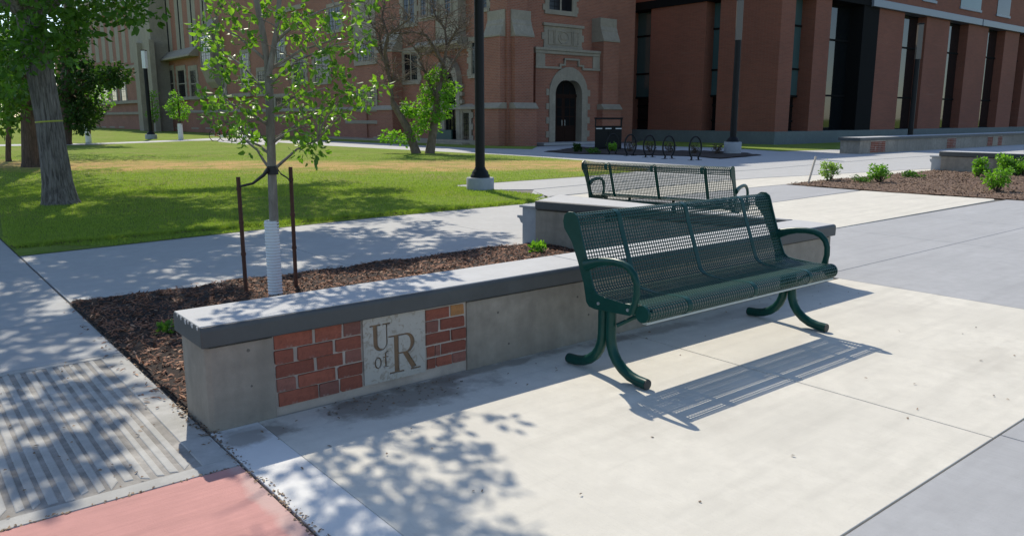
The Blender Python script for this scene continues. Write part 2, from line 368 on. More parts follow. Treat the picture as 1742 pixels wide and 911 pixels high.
slab([(9.0, 6.63), (9.0, 9.6)]+gxy([(926, 332), (905, 323.5), (838, 323), (905, 322.6), (895, 337.5)])[:2]+[tuple(gp(963, 351).xy), tuple(gp(1025, 374.6).xy), (6.9, 5.6), (6.2, 6.63)], M_path, plaza)
# near path
path = tag(MB().prism(rect(1.02, 9.0, 6.62, 9.9), -.055, -.021).build('path', M_joint), kind='structure')
xs = [1.03, 3.42, 5.82, 8.99]
for a, b in zip(xs, xs[1:]): slab(rect(a, b-.008, 6.63, 9.9), M_path, path)
# sidewalk with the ridged crossing slab and the red slab
walk = tag(MB().prism(rect(-1.9, 1.02, -3, 60), -.057, -.022).build('sidewalk', M_joint), kind='structure')
ys = [5.03, 6.12, 7.75, 9.4, 11.05, 12.7, 14.35, 16, 19, 22, 25, 30, 36, 42]
for a, b in zip(ys, ys[1:]):
    slab(rect(-1.85, 1.012, a, b-.008), M_walk, walk)
slab(rect(-1.85, 1.010, -2, 3.022), M_red, walk, 'red_slab')
rs = slab(rect(-1.85, 1.013, 3.030, 5.022), M_groove, walk, 'ridged_slab', z1=-.0045)
b = MB(); b.box(-1.85, 1.014, 3.029, 3.115, -.04, 0); b.box(-1.85, 1.014, 4.965, 5.023, -.04, 0); b.box(.89, 1.014, 3.115, 4.965, -.04, 0); b.build('slab_border', M_ridge, rs, bevel=.003, seg=1)
x = .853
while x > -1.8:
    wd = .035+random.uniform(-.006, .005); MB().prism([(x-wd, 3.118+random.uniform(0, .05)), (x, 3.118+random.uniform(0, .08)), (x+random.uniform(-.006, .006), 4.962), (x-wd, 4.962)], -.03, -.0005).build('ridge', M_ridge, rs, bevel=.006, seg=2); x -= .053
far_path = slab(gxy([(-60, 250), (165, 246.2), (330, 239.8), (368, 239), (372, 241.5), (430, 247), (470, 246), (480, 236), (365, 235), (330, 237), (165, 243.6), (-60, 247)]), M_far, None, 'far_path', z1=.012, z0=-.05, bev=0); tag(far_path, kind='structure')
# lawns
lawn_px = [(33, 436.3), (400, 395.5), (640, 370.3), (780, 357), (885, 347.6), (925, 332.5), (838, 322.5), (780, 317), (770, 315.5), (1001, 300), (1110, 289), (997, 273.5), (903, 266.5), (800, 260.7), (560, 248.2), (440, 240.2)]
LAWN = gxy(lawn_px)+[(21, 46), (21.5, 130), (-6, 130), (-6, 60), (1.03, 60)]
LAWN = [tuple(p) for p in LAWN]
def lawn_sheet(name, poly, z):
    bm = bmesh.new(); vs_ = [bm.verts.new((p[0], p[1], z)) for p in poly]; f = bm.faces.new(vs_)
    if f.normal.z < 0 or f.calc_area() and (f.normal_update() or f.normal.z < 0): f.normal_flip()
    bmesh.ops.triangulate(bm, faces=bm.faces[:]); me = bpy.data.meshes.new(name); bm.to_mesh(me); bm.free(); me.materials.append(M_lawn)
    o = bpy.data.objects.new(name, me); col.objects.link(o); return tag(o, kind='structure')
lawn_sheet('lawn', LAWN, .006)
MB().box(-60, -1.9, -10, 140, -.05, .004).build('verge', M_lawn)['kind'] = 'structure'
lawn_sheet('building_lawn', [(p.x, p.y) for p in (gp(440, 234), gp(560, 239.5), gp(700, 246.5), gp(800, 252), gp(905, 254), gp(915, 249))]+[(24.0, 31), (24.6, 60), (21.5, 60)], .007)
lawn_sheet('plinth_lawn', [(p.x, p.y) for p in (gp(1235, 252), gp(1330, 257.5), gp(1462, 253))]+[(50, 22.9), (36.0, 22.9), (35.9, 32), (30, 27.5)], .007)

def inpoly(px_, py_, poly):
    c = np.zeros(len(px_), bool); n = len(poly); j = n-1
    for i in range(n):
        xi, yi = poly[i]; xj, yj = poly[j]
        with np.errstate(divide='ignore', invalid='ignore'):
            c ^= ((yi > py_) != (yj > py_)) & (px_ < (xj-xi)*(py_-yi)/(yj-yi+1e-12)+xi)
        j = i
    return c
# grass blades on the nearer lawn
def blades(n, dmin, dmax, hmin, hmax, wd):
    px_ = RNG.uniform(-20, 1120, n); d = 1/RNG.uniform(1/dmax, 1/dmin, n)
    fx, fy, rx, ry = math.cos(YAW), math.sin(YAW), math.sin(YAW), -math.cos(YAW)
    lat = (px_-CX)/1350*d; X = fx*d+rx*lat; Y = fy*d+ry*lat
    dd = .63*X+.777*Y-23.3; k = inpoly(X, Y, LAWN) & (RNG.random(n) > .93*np.exp(-(dd/2.8)**4)); X, Y = X[k], Y[k]; n = len(X)
    h = RNG.uniform(hmin, hmax, n); a = RNG.uniform(0, 6.283, n); lx, ly = RNG.normal(0, .35, n)*h, RNG.normal(0, .35, n)*h
    V = np.zeros((n, 3, 3)); V[:, 0] = np.c_[X-np.cos(a)*wd, Y-np.sin(a)*wd, np.full(n, .004)]; V[:, 1] = np.c_[X+np.cos(a)*wd, Y+np.sin(a)*wd, np.full(n, .004)]; V[:, 2] = np.c_[X+lx, Y+ly, h]
    return V.reshape(-1, 3)
def edge_blades(a, b_, n, spread, hmin, hmax, wd):
    t = RNG.random(n); X = a[0]+(b_[0]-a[0])*t; Y = a[1]+(b_[1]-a[1])*t+RNG.normal(.02, spread, n)+.03*np.sin(X*9)+.02*np.sin(X*23)
    h = RNG.uniform(hmin, hmax, n); an = RNG.uniform(0, 6.283, n); lx, ly = RNG.normal(0, .5, n)*h, RNG.normal(-.3, .5, n)*h
    V = np.zeros((n, 3, 3)); V[:, 0] = np.c_[X-np.cos(an)*wd, Y-np.sin(an)*wd, np.full(n, .004)]; V[:, 1] = np.c_[X+np.cos(an)*wd, Y+np.sin(an)*wd, np.full(n, .004)]; V[:, 2] = np.c_[X+lx, Y+ly, h]
    return V.reshape(-1, 3)
Vb = np.concatenate([edge_blades((1.05, 9.93), (9.0, 9.93), 9000, .05, .03, .075, .005), edge_blades((1.05, 9.96), (9.0, 9.96), 4000, .10, .02, .06, .005), blades(120000, 8.5, 16, .02, .045, .004), blades(60000, 14, 30, .02, .05, .007)])
g = npmesh('grass', Vb, np.arange(len(Vb)), 3, M_blade, kind='stuff'); tag(g, 'short mown lawn grass around the trees')

# ------------------------------------------------------------------ mulch beds
def chips(poly, n, L, W, T, zf, mat, name, tilt=.35):
    P = np.array(poly); x0, y0 = P.min(0); x1, y1 = P.max(0)
    X = RNG.uniform(x0, x1, n*2); Y = RNG.uniform(y0, y1, n*2); k = inpoly(X, Y, poly); X, Y = X[k][:n], Y[k][:n]; n = len(X)
    l = RNG.uniform(.35, 1, n)*L/2; w_ = RNG.uniform(.5, 1, n)*W/2; t = RNG.uniform(.5, 1, n)*T/2; a = RNG.uniform(0, 6.283, n); p = RNG.normal(0, tilt, n); q = RNG.normal(0, tilt, n)
    u = np.c_[np.cos(a)*np.cos(p), np.sin(a)*np.cos(p), np.sin(p)]; v = np.c_[-np.sin(a)*np.cos(q), np.cos(a)*np.cos(q), np.sin(q)]; wv = np.cross(u, v)
    c = np.c_[X, Y, zf(X, Y)+RNG.uniform(0, T*1.5, n)]
    V = np.zeros((n, 6, 3))
    for i, (su, sv, sw) in enumerate(((-1, -.6, 0), (-1, .6, 0), (0, 1, .2), (1, .3, 0), (1, -.5, 0), (0, -1, 1.6))):
        V[:, i] = c+u*(l*su)[:, None]+v*(w_*sv)[:, None]+wv*(t*sw)[:, None]
    base = np.array([[0, 1, 5], [1, 2, 5], [2, 3, 5], [3, 4, 5], [4, 0, 5], [0, 1, 2], [0, 2, 3], [0, 3, 4]])
    Fi = (np.arange(n)[:, None, None]*6+base[None]).ravel()
    return npmesh(name, V.reshape(-1, 3), Fi, 3, mat, kind='stuff')
def bed(name, poly, mat, zf, step):
    P = np.array(poly); x0, y0 = P.min(0); x1, y1 = P.max(0)
    nx, ny = int((x1-x0)/step)+2, int((y1-y0)/step)+2
    X, Y = np.meshgrid(np.linspace(x0, x1, nx), np.linspace(y0, y1, ny)); X, Y = X.ravel(), Y.ravel()
    ix = np.arange(nx*ny).reshape(ny, nx); q = np.stack([ix[:-1, :-1], ix[:-1, 1:], ix[1:, 1:], ix[1:, :-1]], -1).reshape(-1, 4)
    cxm, cym = X[q].mean(1), Y[q].mean(1); q = q[inpoly(cxm, cym, poly)]
    o = npmesh(name, np.c_[X, Y, zf(X, Y)], q.ravel(), 4, mat, smooth=True); MB().prism([tuple(p) for p in poly], -.055, .008).build('bed_soil', mat, o); return tag(o, kind='structure')
def zbed(X, Y): return .012+.012*np.sin(X*7+Y*3)*np.sin(Y*9-X*2)+RNG.uniform(0, .012, len(X))
BED = [(1.03, 3.80), (6.25, 3.80), (5.60, 6.62), (1.03, 6.62)]
bed('mulch_bed', BED, M_mulch, zbed, .06)
tag(chips(BED, 24000, .058, .013, .007, lambda X, Y: .015+.012*np.sin(X*7+Y*3)*np.sin(Y*9-X*2), M_chip, 'wood_mulch'), 'dark brown shredded wood mulch behind the seat wall')
FBED = [tuple(p) for p in gxy([(1337, 313.9), (1477, 324.6), (1579, 331.5), (1760, 342.6)])]+[(21.9, 4.6), (21.9, 9.1)]
def zfb(X, Y):
    return .016+.006*np.sin(X*2.3+1)*np.sin(Y*2.9)+RNG.uniform(-.004, .010, len(X))
bed('soil_bed', FBED, M_soil, zfb, .07)
M_clod = islandmat('soil_clods', (.10, .06, .038), (.19, .12, .078), (.26, .18, .12))
tag(chips(FBED, 7000, .055, .03, .018, lambda X, Y: .016+.006*np.sin(X*2.3+1)*np.sin(Y*2.9), M_clod, 'soil_clods'), 'loose brown soil and bark in the shrub bed')
RBED = [tuple(p) for p in gxy([(925, 258.5), (985, 262.3), (1180, 266), (1225, 270.5), (1255, 268), (1295, 264.3), (1250, 258), (1100, 256.5), (1040, 252), (990, 250.5)])]
bed('rack_bed', RBED, M_mulch, lambda X, Y: .01+RNG.uniform(0, .03, len(X)), .25)
tag(chips([(1.03, 9.86), (9.0, 9.86), (9.0, 10.02), (1.03, 10.02)], 2600, .05, .014, .01, lambda X, Y: np.full(len(X), .006), islandmat('edge_thatch', (.07, .05, .03), (.16, .115, .06), (.26, .20, .11)), 'edge_thatch', .3), 'dry brown thatch and soil along the lawn edge')
for po, n in ((rect(.90, 1.03, 3.9, 6.6), 45), (rect(1.03, 5.8, 6.62, 6.76), 130), (rect(1.03, 5.6, 3.78, 3.81), 30)):
    tag(chips(po, n, .05, .012, .006, lambda X, Y: np.full(len(X), .002), M_chip, 'spilled_mulch', .1), 'mulch chips spilled onto the paving beside the bed')
# crumbs and fallen bits on the paving and in its joints
lit = [(rect(1.1, 6.0, 1.3, 3.0), 28), (rect(1.08, 6.2, 3.0, 3.42), 45), (rect(1.5, 2.3, 3.2, 3.42), 80), (rect(1.0, 1.05, 2.0, 3.45), 260), (rect(.98, 1.06, 3.4, 3.9), 160), (rect(1.0, 9, -1, 1.1), 30), (rect(-.5, 1, 3.1, 5), 120), (rect(-.6, 1, 3.018, 3.04), 140), (rect(1.0, 1.04, 3.9, 6.7), 150)]
for i, (po, n) in enumerate(lit):
    thin = min(po[1][0]-po[0][0], po[2][1]-po[1][1]) < .07
    o = chips(po, n, .022 if not thin else .018, .010, .006, lambda X, Y: np.full(len(X), -.004 if thin else .001), M_litter, 'leaf_litter', .15); tag(o, 'small dry leaf crumbs and grit on the paving')

# ------------------------------------------------------------------ seat walls
def capprof(y0, y1, z0, z1):      # section across a wall cap with eased top edges
    r = .022; p = [(y0, z0), (y0, z1-r)]+[(y0+r-r*math.cos(t), z1-r+r*math.sin(t)) for t in (R(30), R(60), R(90))]
    p += [(y1-r+r*math.sin(t), z1-r+r*math.cos(t)) for t in (0, R(30), R(60), R(90))]+[(y1, z0)]
    return p
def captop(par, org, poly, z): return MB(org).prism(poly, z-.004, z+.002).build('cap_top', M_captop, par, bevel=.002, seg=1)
W1 = thing('seat_wall', (1.03, 3.43, 0), 'long concrete seat wall in front with letters on a stone plaque and red brick inset', 'wall', 'concrete seat walls')
o1 = (1.03, 3.43, 0); xE = 6.30
m = MB(o1); m.prism([(1.03, 3.45), (1.05, 3.43), (1.338, 3.43), (1.338, 3.78), (1.03, 3.78)], -.04, .392); m.build('wall_panel', M_wall, W1, bevel=.004)
m = MB(o1); m.box(1.338, 2.452, 3.4425, 3.78, -.04, .392); m.build('mortar_bed', M_mortar, W1)
m = MB(o1); m.box(2.452, 4.37, 3.43, 3.78, -.04, .392); m.build('wall_panel', M_wall, W1, bevel=.004)
m = MB(o1); m.box(4.376, xE, 3.43, 3.78, -.04, .392); m.build('wall_panel', M_wall, W1, bevel=.004)
m = MB(o1); m.box(1.04, xE-.01, 3.445, 3.77, .392, .404); m.build('cap_joint', M_joint, W1)
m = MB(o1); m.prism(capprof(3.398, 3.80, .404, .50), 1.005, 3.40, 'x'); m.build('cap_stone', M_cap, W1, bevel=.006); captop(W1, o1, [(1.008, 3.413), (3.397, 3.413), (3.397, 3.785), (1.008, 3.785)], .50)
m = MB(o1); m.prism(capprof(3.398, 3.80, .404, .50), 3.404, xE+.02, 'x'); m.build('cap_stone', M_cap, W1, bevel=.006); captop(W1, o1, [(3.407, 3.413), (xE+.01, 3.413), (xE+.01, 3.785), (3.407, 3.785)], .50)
for (cx_, cw, ch) in ((3.50, .030, .012), (3.56, .018, .009), (3.60, .024, .014), (3.665, .020, .010), (3.43, .022, .010), (3.72, .016, .008)):   # chips along the cap's end edge
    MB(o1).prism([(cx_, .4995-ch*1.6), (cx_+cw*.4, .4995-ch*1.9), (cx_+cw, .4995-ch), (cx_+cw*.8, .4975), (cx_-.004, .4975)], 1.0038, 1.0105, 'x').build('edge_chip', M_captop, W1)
for (hx, hz, hr) in ((1.22, .352, .008), (1.225, .18, .005), (2.67, .30, .007), (3.30, .30, .007), (3.4, .17, .007), (2.75, .10, .006), (1.015, .3, 0)):
    if hr: MB(o1).lathe((0, 0, 0), [(hr, 0), (hr, .004)], 10)
    if hr:
        m = MB(o1); m.tube([(hx, 3.4285, hz), (hx, 3.436, hz)], hr, 12); m.build('hole_shade_disc', M_joint, W1)  # dark disc on the face, painting the shade of a hole
rows = [(.395, .326, [(1.346, 1.537, 0), (1.554, 1.693, 0), (1.706, 1.797, 2)]), (.320, .255, [(1.344, 1.435, 0), (1.459, 1.640, 0), (1.658, 1.797, 0)]),
        (.250, .186, [(1.347, 1.539, 0), (1.556, 1.694, 0), (1.71, 1.796, 2)]), (.180, .118, [(1.347, 1.441, 2), (1.456, 1.648, 0), (1.664, 1.798, 0)]), (.112, .045, [(1.353, 1.552, 0), (1.562, 1.665, 2), (1.675, 1.797, 0)]),
        (.386, .328, [(2.186, 2.339, 0), (2.350, 2.437, 1)]), (.320, .258, [(2.186, 2.263, 2), (2.280, 2.442, 0)]), (.250, .190, [(2.186, 2.339, 0), (2.351, 2.446, 0)]),
        (.181, .122, [(2.188, 2.238, 0), (2.245, 2.275, 2), (2.284, 2.446, 0)]), (.112, .058, [(2.19, 2.24, 0), (2.249, 2.351, 0), (2.358, 2.446, 2)])]
def brick(m, x0, x1, yf, yb, z0, z1, jit=.003):
    j = lambda: random.uniform(-jit, jit)
    pts = []; cs = [(x0, z0, 1, 1), (x1, z0, -1, 1), (x1, z1, -1, -1), (x0, z1, 1, -1)]
    for n_, (cx_, cz_, sx_, sz_) in enumerate(cs):           # worn corners, one now and then knocked off
        k1, k2 = (random.uniform(.005, .013), random.uniform(.004, .010)) if random.random() < .14 else (.0015, .0015)
        a_, b_ = (cx_+sx_*k1+j()*.5, cz_+j()*.5), (cx_+j()*.5, cz_+sz_*k2+j()*.5)
        pts += [b_, a_] if n_ % 2 == 0 else [a_, b_]
    n_ = len(pts); yj = [yf+j() for _ in pts]
    m.add([(p[0], y, p[1]) for p, y in zip(pts, yj)]+[(p[0], yb, p[1]) for p in pts], [tuple(range(n_)), tuple(range(n_, 2*n_))[::-1]]+[(q, n_+q, n_+(q+1) % n_, (q+1) % n_) for q in range(n_)])
for zt, zb, bs in rows:
    for x0, x1, k in bs:
        c = ((x0+x1)/2, 3.44, (zt+zb)/2); m = MB(c); brick(m, x0, x1, 3.436+random.uniform(-.004, .003), 3.46, zb, zt)
        o = m.build('brick', (M_ob, M_obO, M_obG)[k], W1, bevel=.003); o.location = Vector(c)-Vector(o1)
        if k == 1: o['label'] = 'orange brick in the top course'
# plaque with letters cut into the stone
PX0, PX1, PZ0, PZ1 = 1.806, 2.172, .05, .397
m = MB(o1); m.box(PX0, PX1, 3.428, 3.47, PZ0, PZ1); plaque = m.build('plaque', M_plaq, W1); plaque.data.materials.append(M_cut)
def arc(cx_, cz, rx, rz, a0, a1, n): return [(cx_+rx*math.cos(R(a0+(a1-a0)*i/n)), cz+rz*math.sin(R(a0+(a1-a0)*i/n))) for i in range(n+1)]
cut = MB(o1)
def cutpoly(p): cut.prism(p, 3.418, 3.4365, 'y')
def ring(outer, inner):           # strip between two equally long outlines
    for i in range(len(outer)-1): cutpoly([outer[i], outer[i+1], inner[i+1], inner[i]])
# U : thick left stem, bowl, thin right stem, serifs
us = [(1.862, .355), (1.862, .262)]+arc(1.9035, .262, .0415, .044, 180, 360, 14)+[(1.945, .355)]
ui = [(1.888, .355), (1.888, .262)]+arc(1.9125, .262, .0245, .034, 180, 360, 14)+[(1.937, .355)]
ring(us, ui); cutpoly([(1.843, .352), (1.907, .352), (1.907, .361), (1.843, .361)]); cutpoly([(1.918, .353), (1.962, .353), (1.962, .361), (1.918, .361)])
# R : thick stem, bowl, broad diagonal leg, serifs
cutpoly([(1.982, .090), (2.012, .090), (2.012, .282), (1.982, .282)]); cutpoly([(1.952, .082), (2.040, .082), (2.040, .091), (1.952, .091)]); cutpoly([(1.950, .279), (2.012, .279), (2.012, .288), (1.950, .288)])
bo = [(2.010, .288), (2.050, .288)]+arc(2.058, .2345, .050, .0535, 90, -90, 14)+[(2.010, .181)]
bi = [(2.010, .279), (2.050, .279)]+arc(2.052, .2345, .030, .0445, 90, -90, 14)+[(2.010, .190)]
ring(bo, bi); cutpoly([(2.032, .186), (2.064, .186), (2.118, .095), (2.086, .090)]); cutpoly([(2.080, .082), (2.142, .082), (2.142, .091), (2.080, .091)])
# o f
ring(arc(1.886, .157, .0215, .031, 0, 360, 20), arc(1.886, .157, .0125, .025, 0, 360, 20))
cutpoly([(1.926, .132), (1.936, .132), (1.936, .196), (1.926, .196)]); cutpoly([(1.916, .127), (1.947, .127), (1.947, .132), (1.916, .132)]); cutpoly([(1.914, .178), (1.948, .178), (1.948, .184), (1.914, .184)])
ring(arc(1.942, .194, .0165, .019, 180, 60, 8), arc(1.942, .194, .0075, .013, 180, 60, 8))
# each letter stroke is a recess: subtract all of them together
cut.f = cut.f; bmc = bmesh.new()
for i in range(0): pass
co_ = cut.build('letter_cutter', M_cut); bo_ = plaque.modifiers.new('cut', 'BOOLEAN'); bo_.operation = 'DIFFERENCE'; bo_.object = co_; bo_.solver = 'EXACT'; bo_.use_self = True
co_.location = o1; bpy.context.view_layer.update()
me = bpy.data.meshes.new_from_object(plaque.evaluated_get(bpy.context.evaluated_depsgraph_get())); plaque.modifiers.clear(); plaque.data = me
if len(me.materials) < 2: me.materials.append(M_cut)
for p in me.polygons:
    c = p.center; ins = c.y > (3.4365-3.43-.0005) and c.y < .008 and 0.002 < c.x-(PX0-1.03) < PX1-PX0-.002 and .002 < c.z-PZ0 < PZ1-PZ0-.002
    p.material_index = 1 if ins else 0
bpy.data.objects.remove(co_)

def post(parent, loc_w, ang, org, w_=.20, d=.34, h=.43):   # end post with a top plate and a bracket ledge, local frame of the wall
    m = MB(); m.box(-w_, -.003, 0.02, d, -.04, h-.02); m.build('end_post', M_pale, parent, bevel=.006)
    m = MB(); m.box(-w_-.03, .0, 0.0, d+.02, h-.02, h+.002); m.build('post_plate', M_pale, parent, bevel=.004)
    m = MB(); m.prism([(-w_-.10, h-.12), (-w_-.10, h-.145), (-w_-.07, h-.155), (-w_-.05, h-.20), (-w_+.002, h-.215), (-w_+.002, h-.12)], .06, d-.04, 'y'); m.build('post_ledge', M_pale, parent, bevel=.003)
A2 = math.atan2(-.965, .263)
W2 = thing('seat_wall', (5.60, 6.50, 0), 'wedge-shaped concrete seat wall behind the front bench, ending in a grey post', 'wall', 'concrete seat walls', A2)
def loc2(pts): 
    c_, s_ = math.cos(A2), math.sin(A2); return [((x-5.60)*c_+(y-6.50)*s_, -(x-5.60)*s_+(y-6.50)*c_) for x, y in pts]
m = MB(); m.prism(loc2([(5.60, 6.51), (6.24, 6.80), (6.285, 3.802), (6.285, 3.802-.0), (6.30, 3.802)][:3]+[(6.255, 3.802)]), -.04, .392); m.build('wall_panel', M_wall, W2, bevel=.004)
m = MB(); m.prism(loc2([(5.63, 6.51), (6.22, 6.77), (6.28, 3.802), (6.265, 3.802)]), .392, .404); m.build('cap_joint', M_joint, W2)
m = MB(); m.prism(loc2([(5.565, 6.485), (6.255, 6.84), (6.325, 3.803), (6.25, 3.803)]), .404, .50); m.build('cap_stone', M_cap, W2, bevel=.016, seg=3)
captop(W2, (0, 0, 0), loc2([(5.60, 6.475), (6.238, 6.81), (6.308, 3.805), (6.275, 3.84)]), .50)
post(W2, None, 0, None)
for q in (.12, .6, 1.1):
    for z in (.33, .14): MB().tube([(q, .029, z), (q, .036, z)], .009, 10).build('hole_shade_disc', M_joint, W2)  # same dark discs in place of shaded holes
W3 = thing('seat_wall', tuple(gp(1592, 291).xy)+(0,), 'concrete seat wall with dark cap behind the shrub bed at right', 'wall', 'concrete seat walls', R(-90))
m = MB(); m.box(.1, 9, 0, .5, -.04, .392); m.build('wall_panel', M_wall, W3, bevel=.004)
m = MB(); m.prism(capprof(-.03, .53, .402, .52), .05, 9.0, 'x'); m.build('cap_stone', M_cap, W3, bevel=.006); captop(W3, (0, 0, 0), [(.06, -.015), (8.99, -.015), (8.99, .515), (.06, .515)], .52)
m = MB(); m.box(-.16, .095, .05, .4, -.04, .36); m.build('end_post', M_pale, W3, bevel=.01); m = MB(); m.box(-.20, .09, .02, .43, .36, .40); m.build('post_plate', M_pale, W3, bevel=.004); m = MB(); m.prism([(-.22, .29), (-.20, .24), (-.158, .2), (-.158, .31), (-.22, .31)], .08, .36, 'y'); m.build('post_ledge', M_pale, W3)
W4 = thing('seat_wall', (29.55, 15.2, 0), 'far seat wall with brick insets below the modern brick building', 'wall', 'concrete seat walls')
YW = 15.2; ww = MB((29.55, YW, 0)); ww.box(29.55, 62, YW, YW+.8, -.04, .5); ww.build('wall_panel', M_wall, W4)
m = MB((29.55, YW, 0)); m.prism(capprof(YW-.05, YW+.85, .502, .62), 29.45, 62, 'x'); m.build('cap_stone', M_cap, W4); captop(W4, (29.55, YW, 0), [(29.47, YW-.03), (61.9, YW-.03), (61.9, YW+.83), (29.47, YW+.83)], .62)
for (xa, ya, xb, yb) in ((1481, 238.5, 1504, 258), (1611, 238, 1625, 246), (1680, 236, 1687.5, 246), (1696, 236, 1703, 246)):
    p, q = oY(xa, ya, YW), oY(xb, yb, YW); nr = max(3, round((p.z-q.z)/.075)); nr = 6
    z0, z1 = max(.02, q.z), min(.48, p.z); hh = (.46-.03)/nr
    nb = max(2, round((q.x-p.x)/.30))
    for r_ in range(nr):
        for k in range(nb):
            x0 = p.x+(q.x-p.x)*k/nb; m = MB((29.55, YW, 0)); brick(m, x0+.01, x0+(q.x-p.x)/nb-.01, YW-.03, YW+.05, .03+hh*r_+.008, .03+hh*(r_+1)-.008); m.build('brick', (M_ob, M_ob, M_obG)[(r_*3+k) % 3], W4)
    m = MB((29.55, YW, 0)); m.box(p.x-.02, q.x+.02, YW-.012, YW+.02, .02, .49); m.build('mortar_bed', M_mortar, W4)
p, q = oY(1688, 236, YW), oY(1695.5, 246, YW); m = MB((29.55, YW, 0)); m.box(p.x, q.x, YW-.035, YW+.05, .03, .49); m.build('plaque', M_stone, W4)

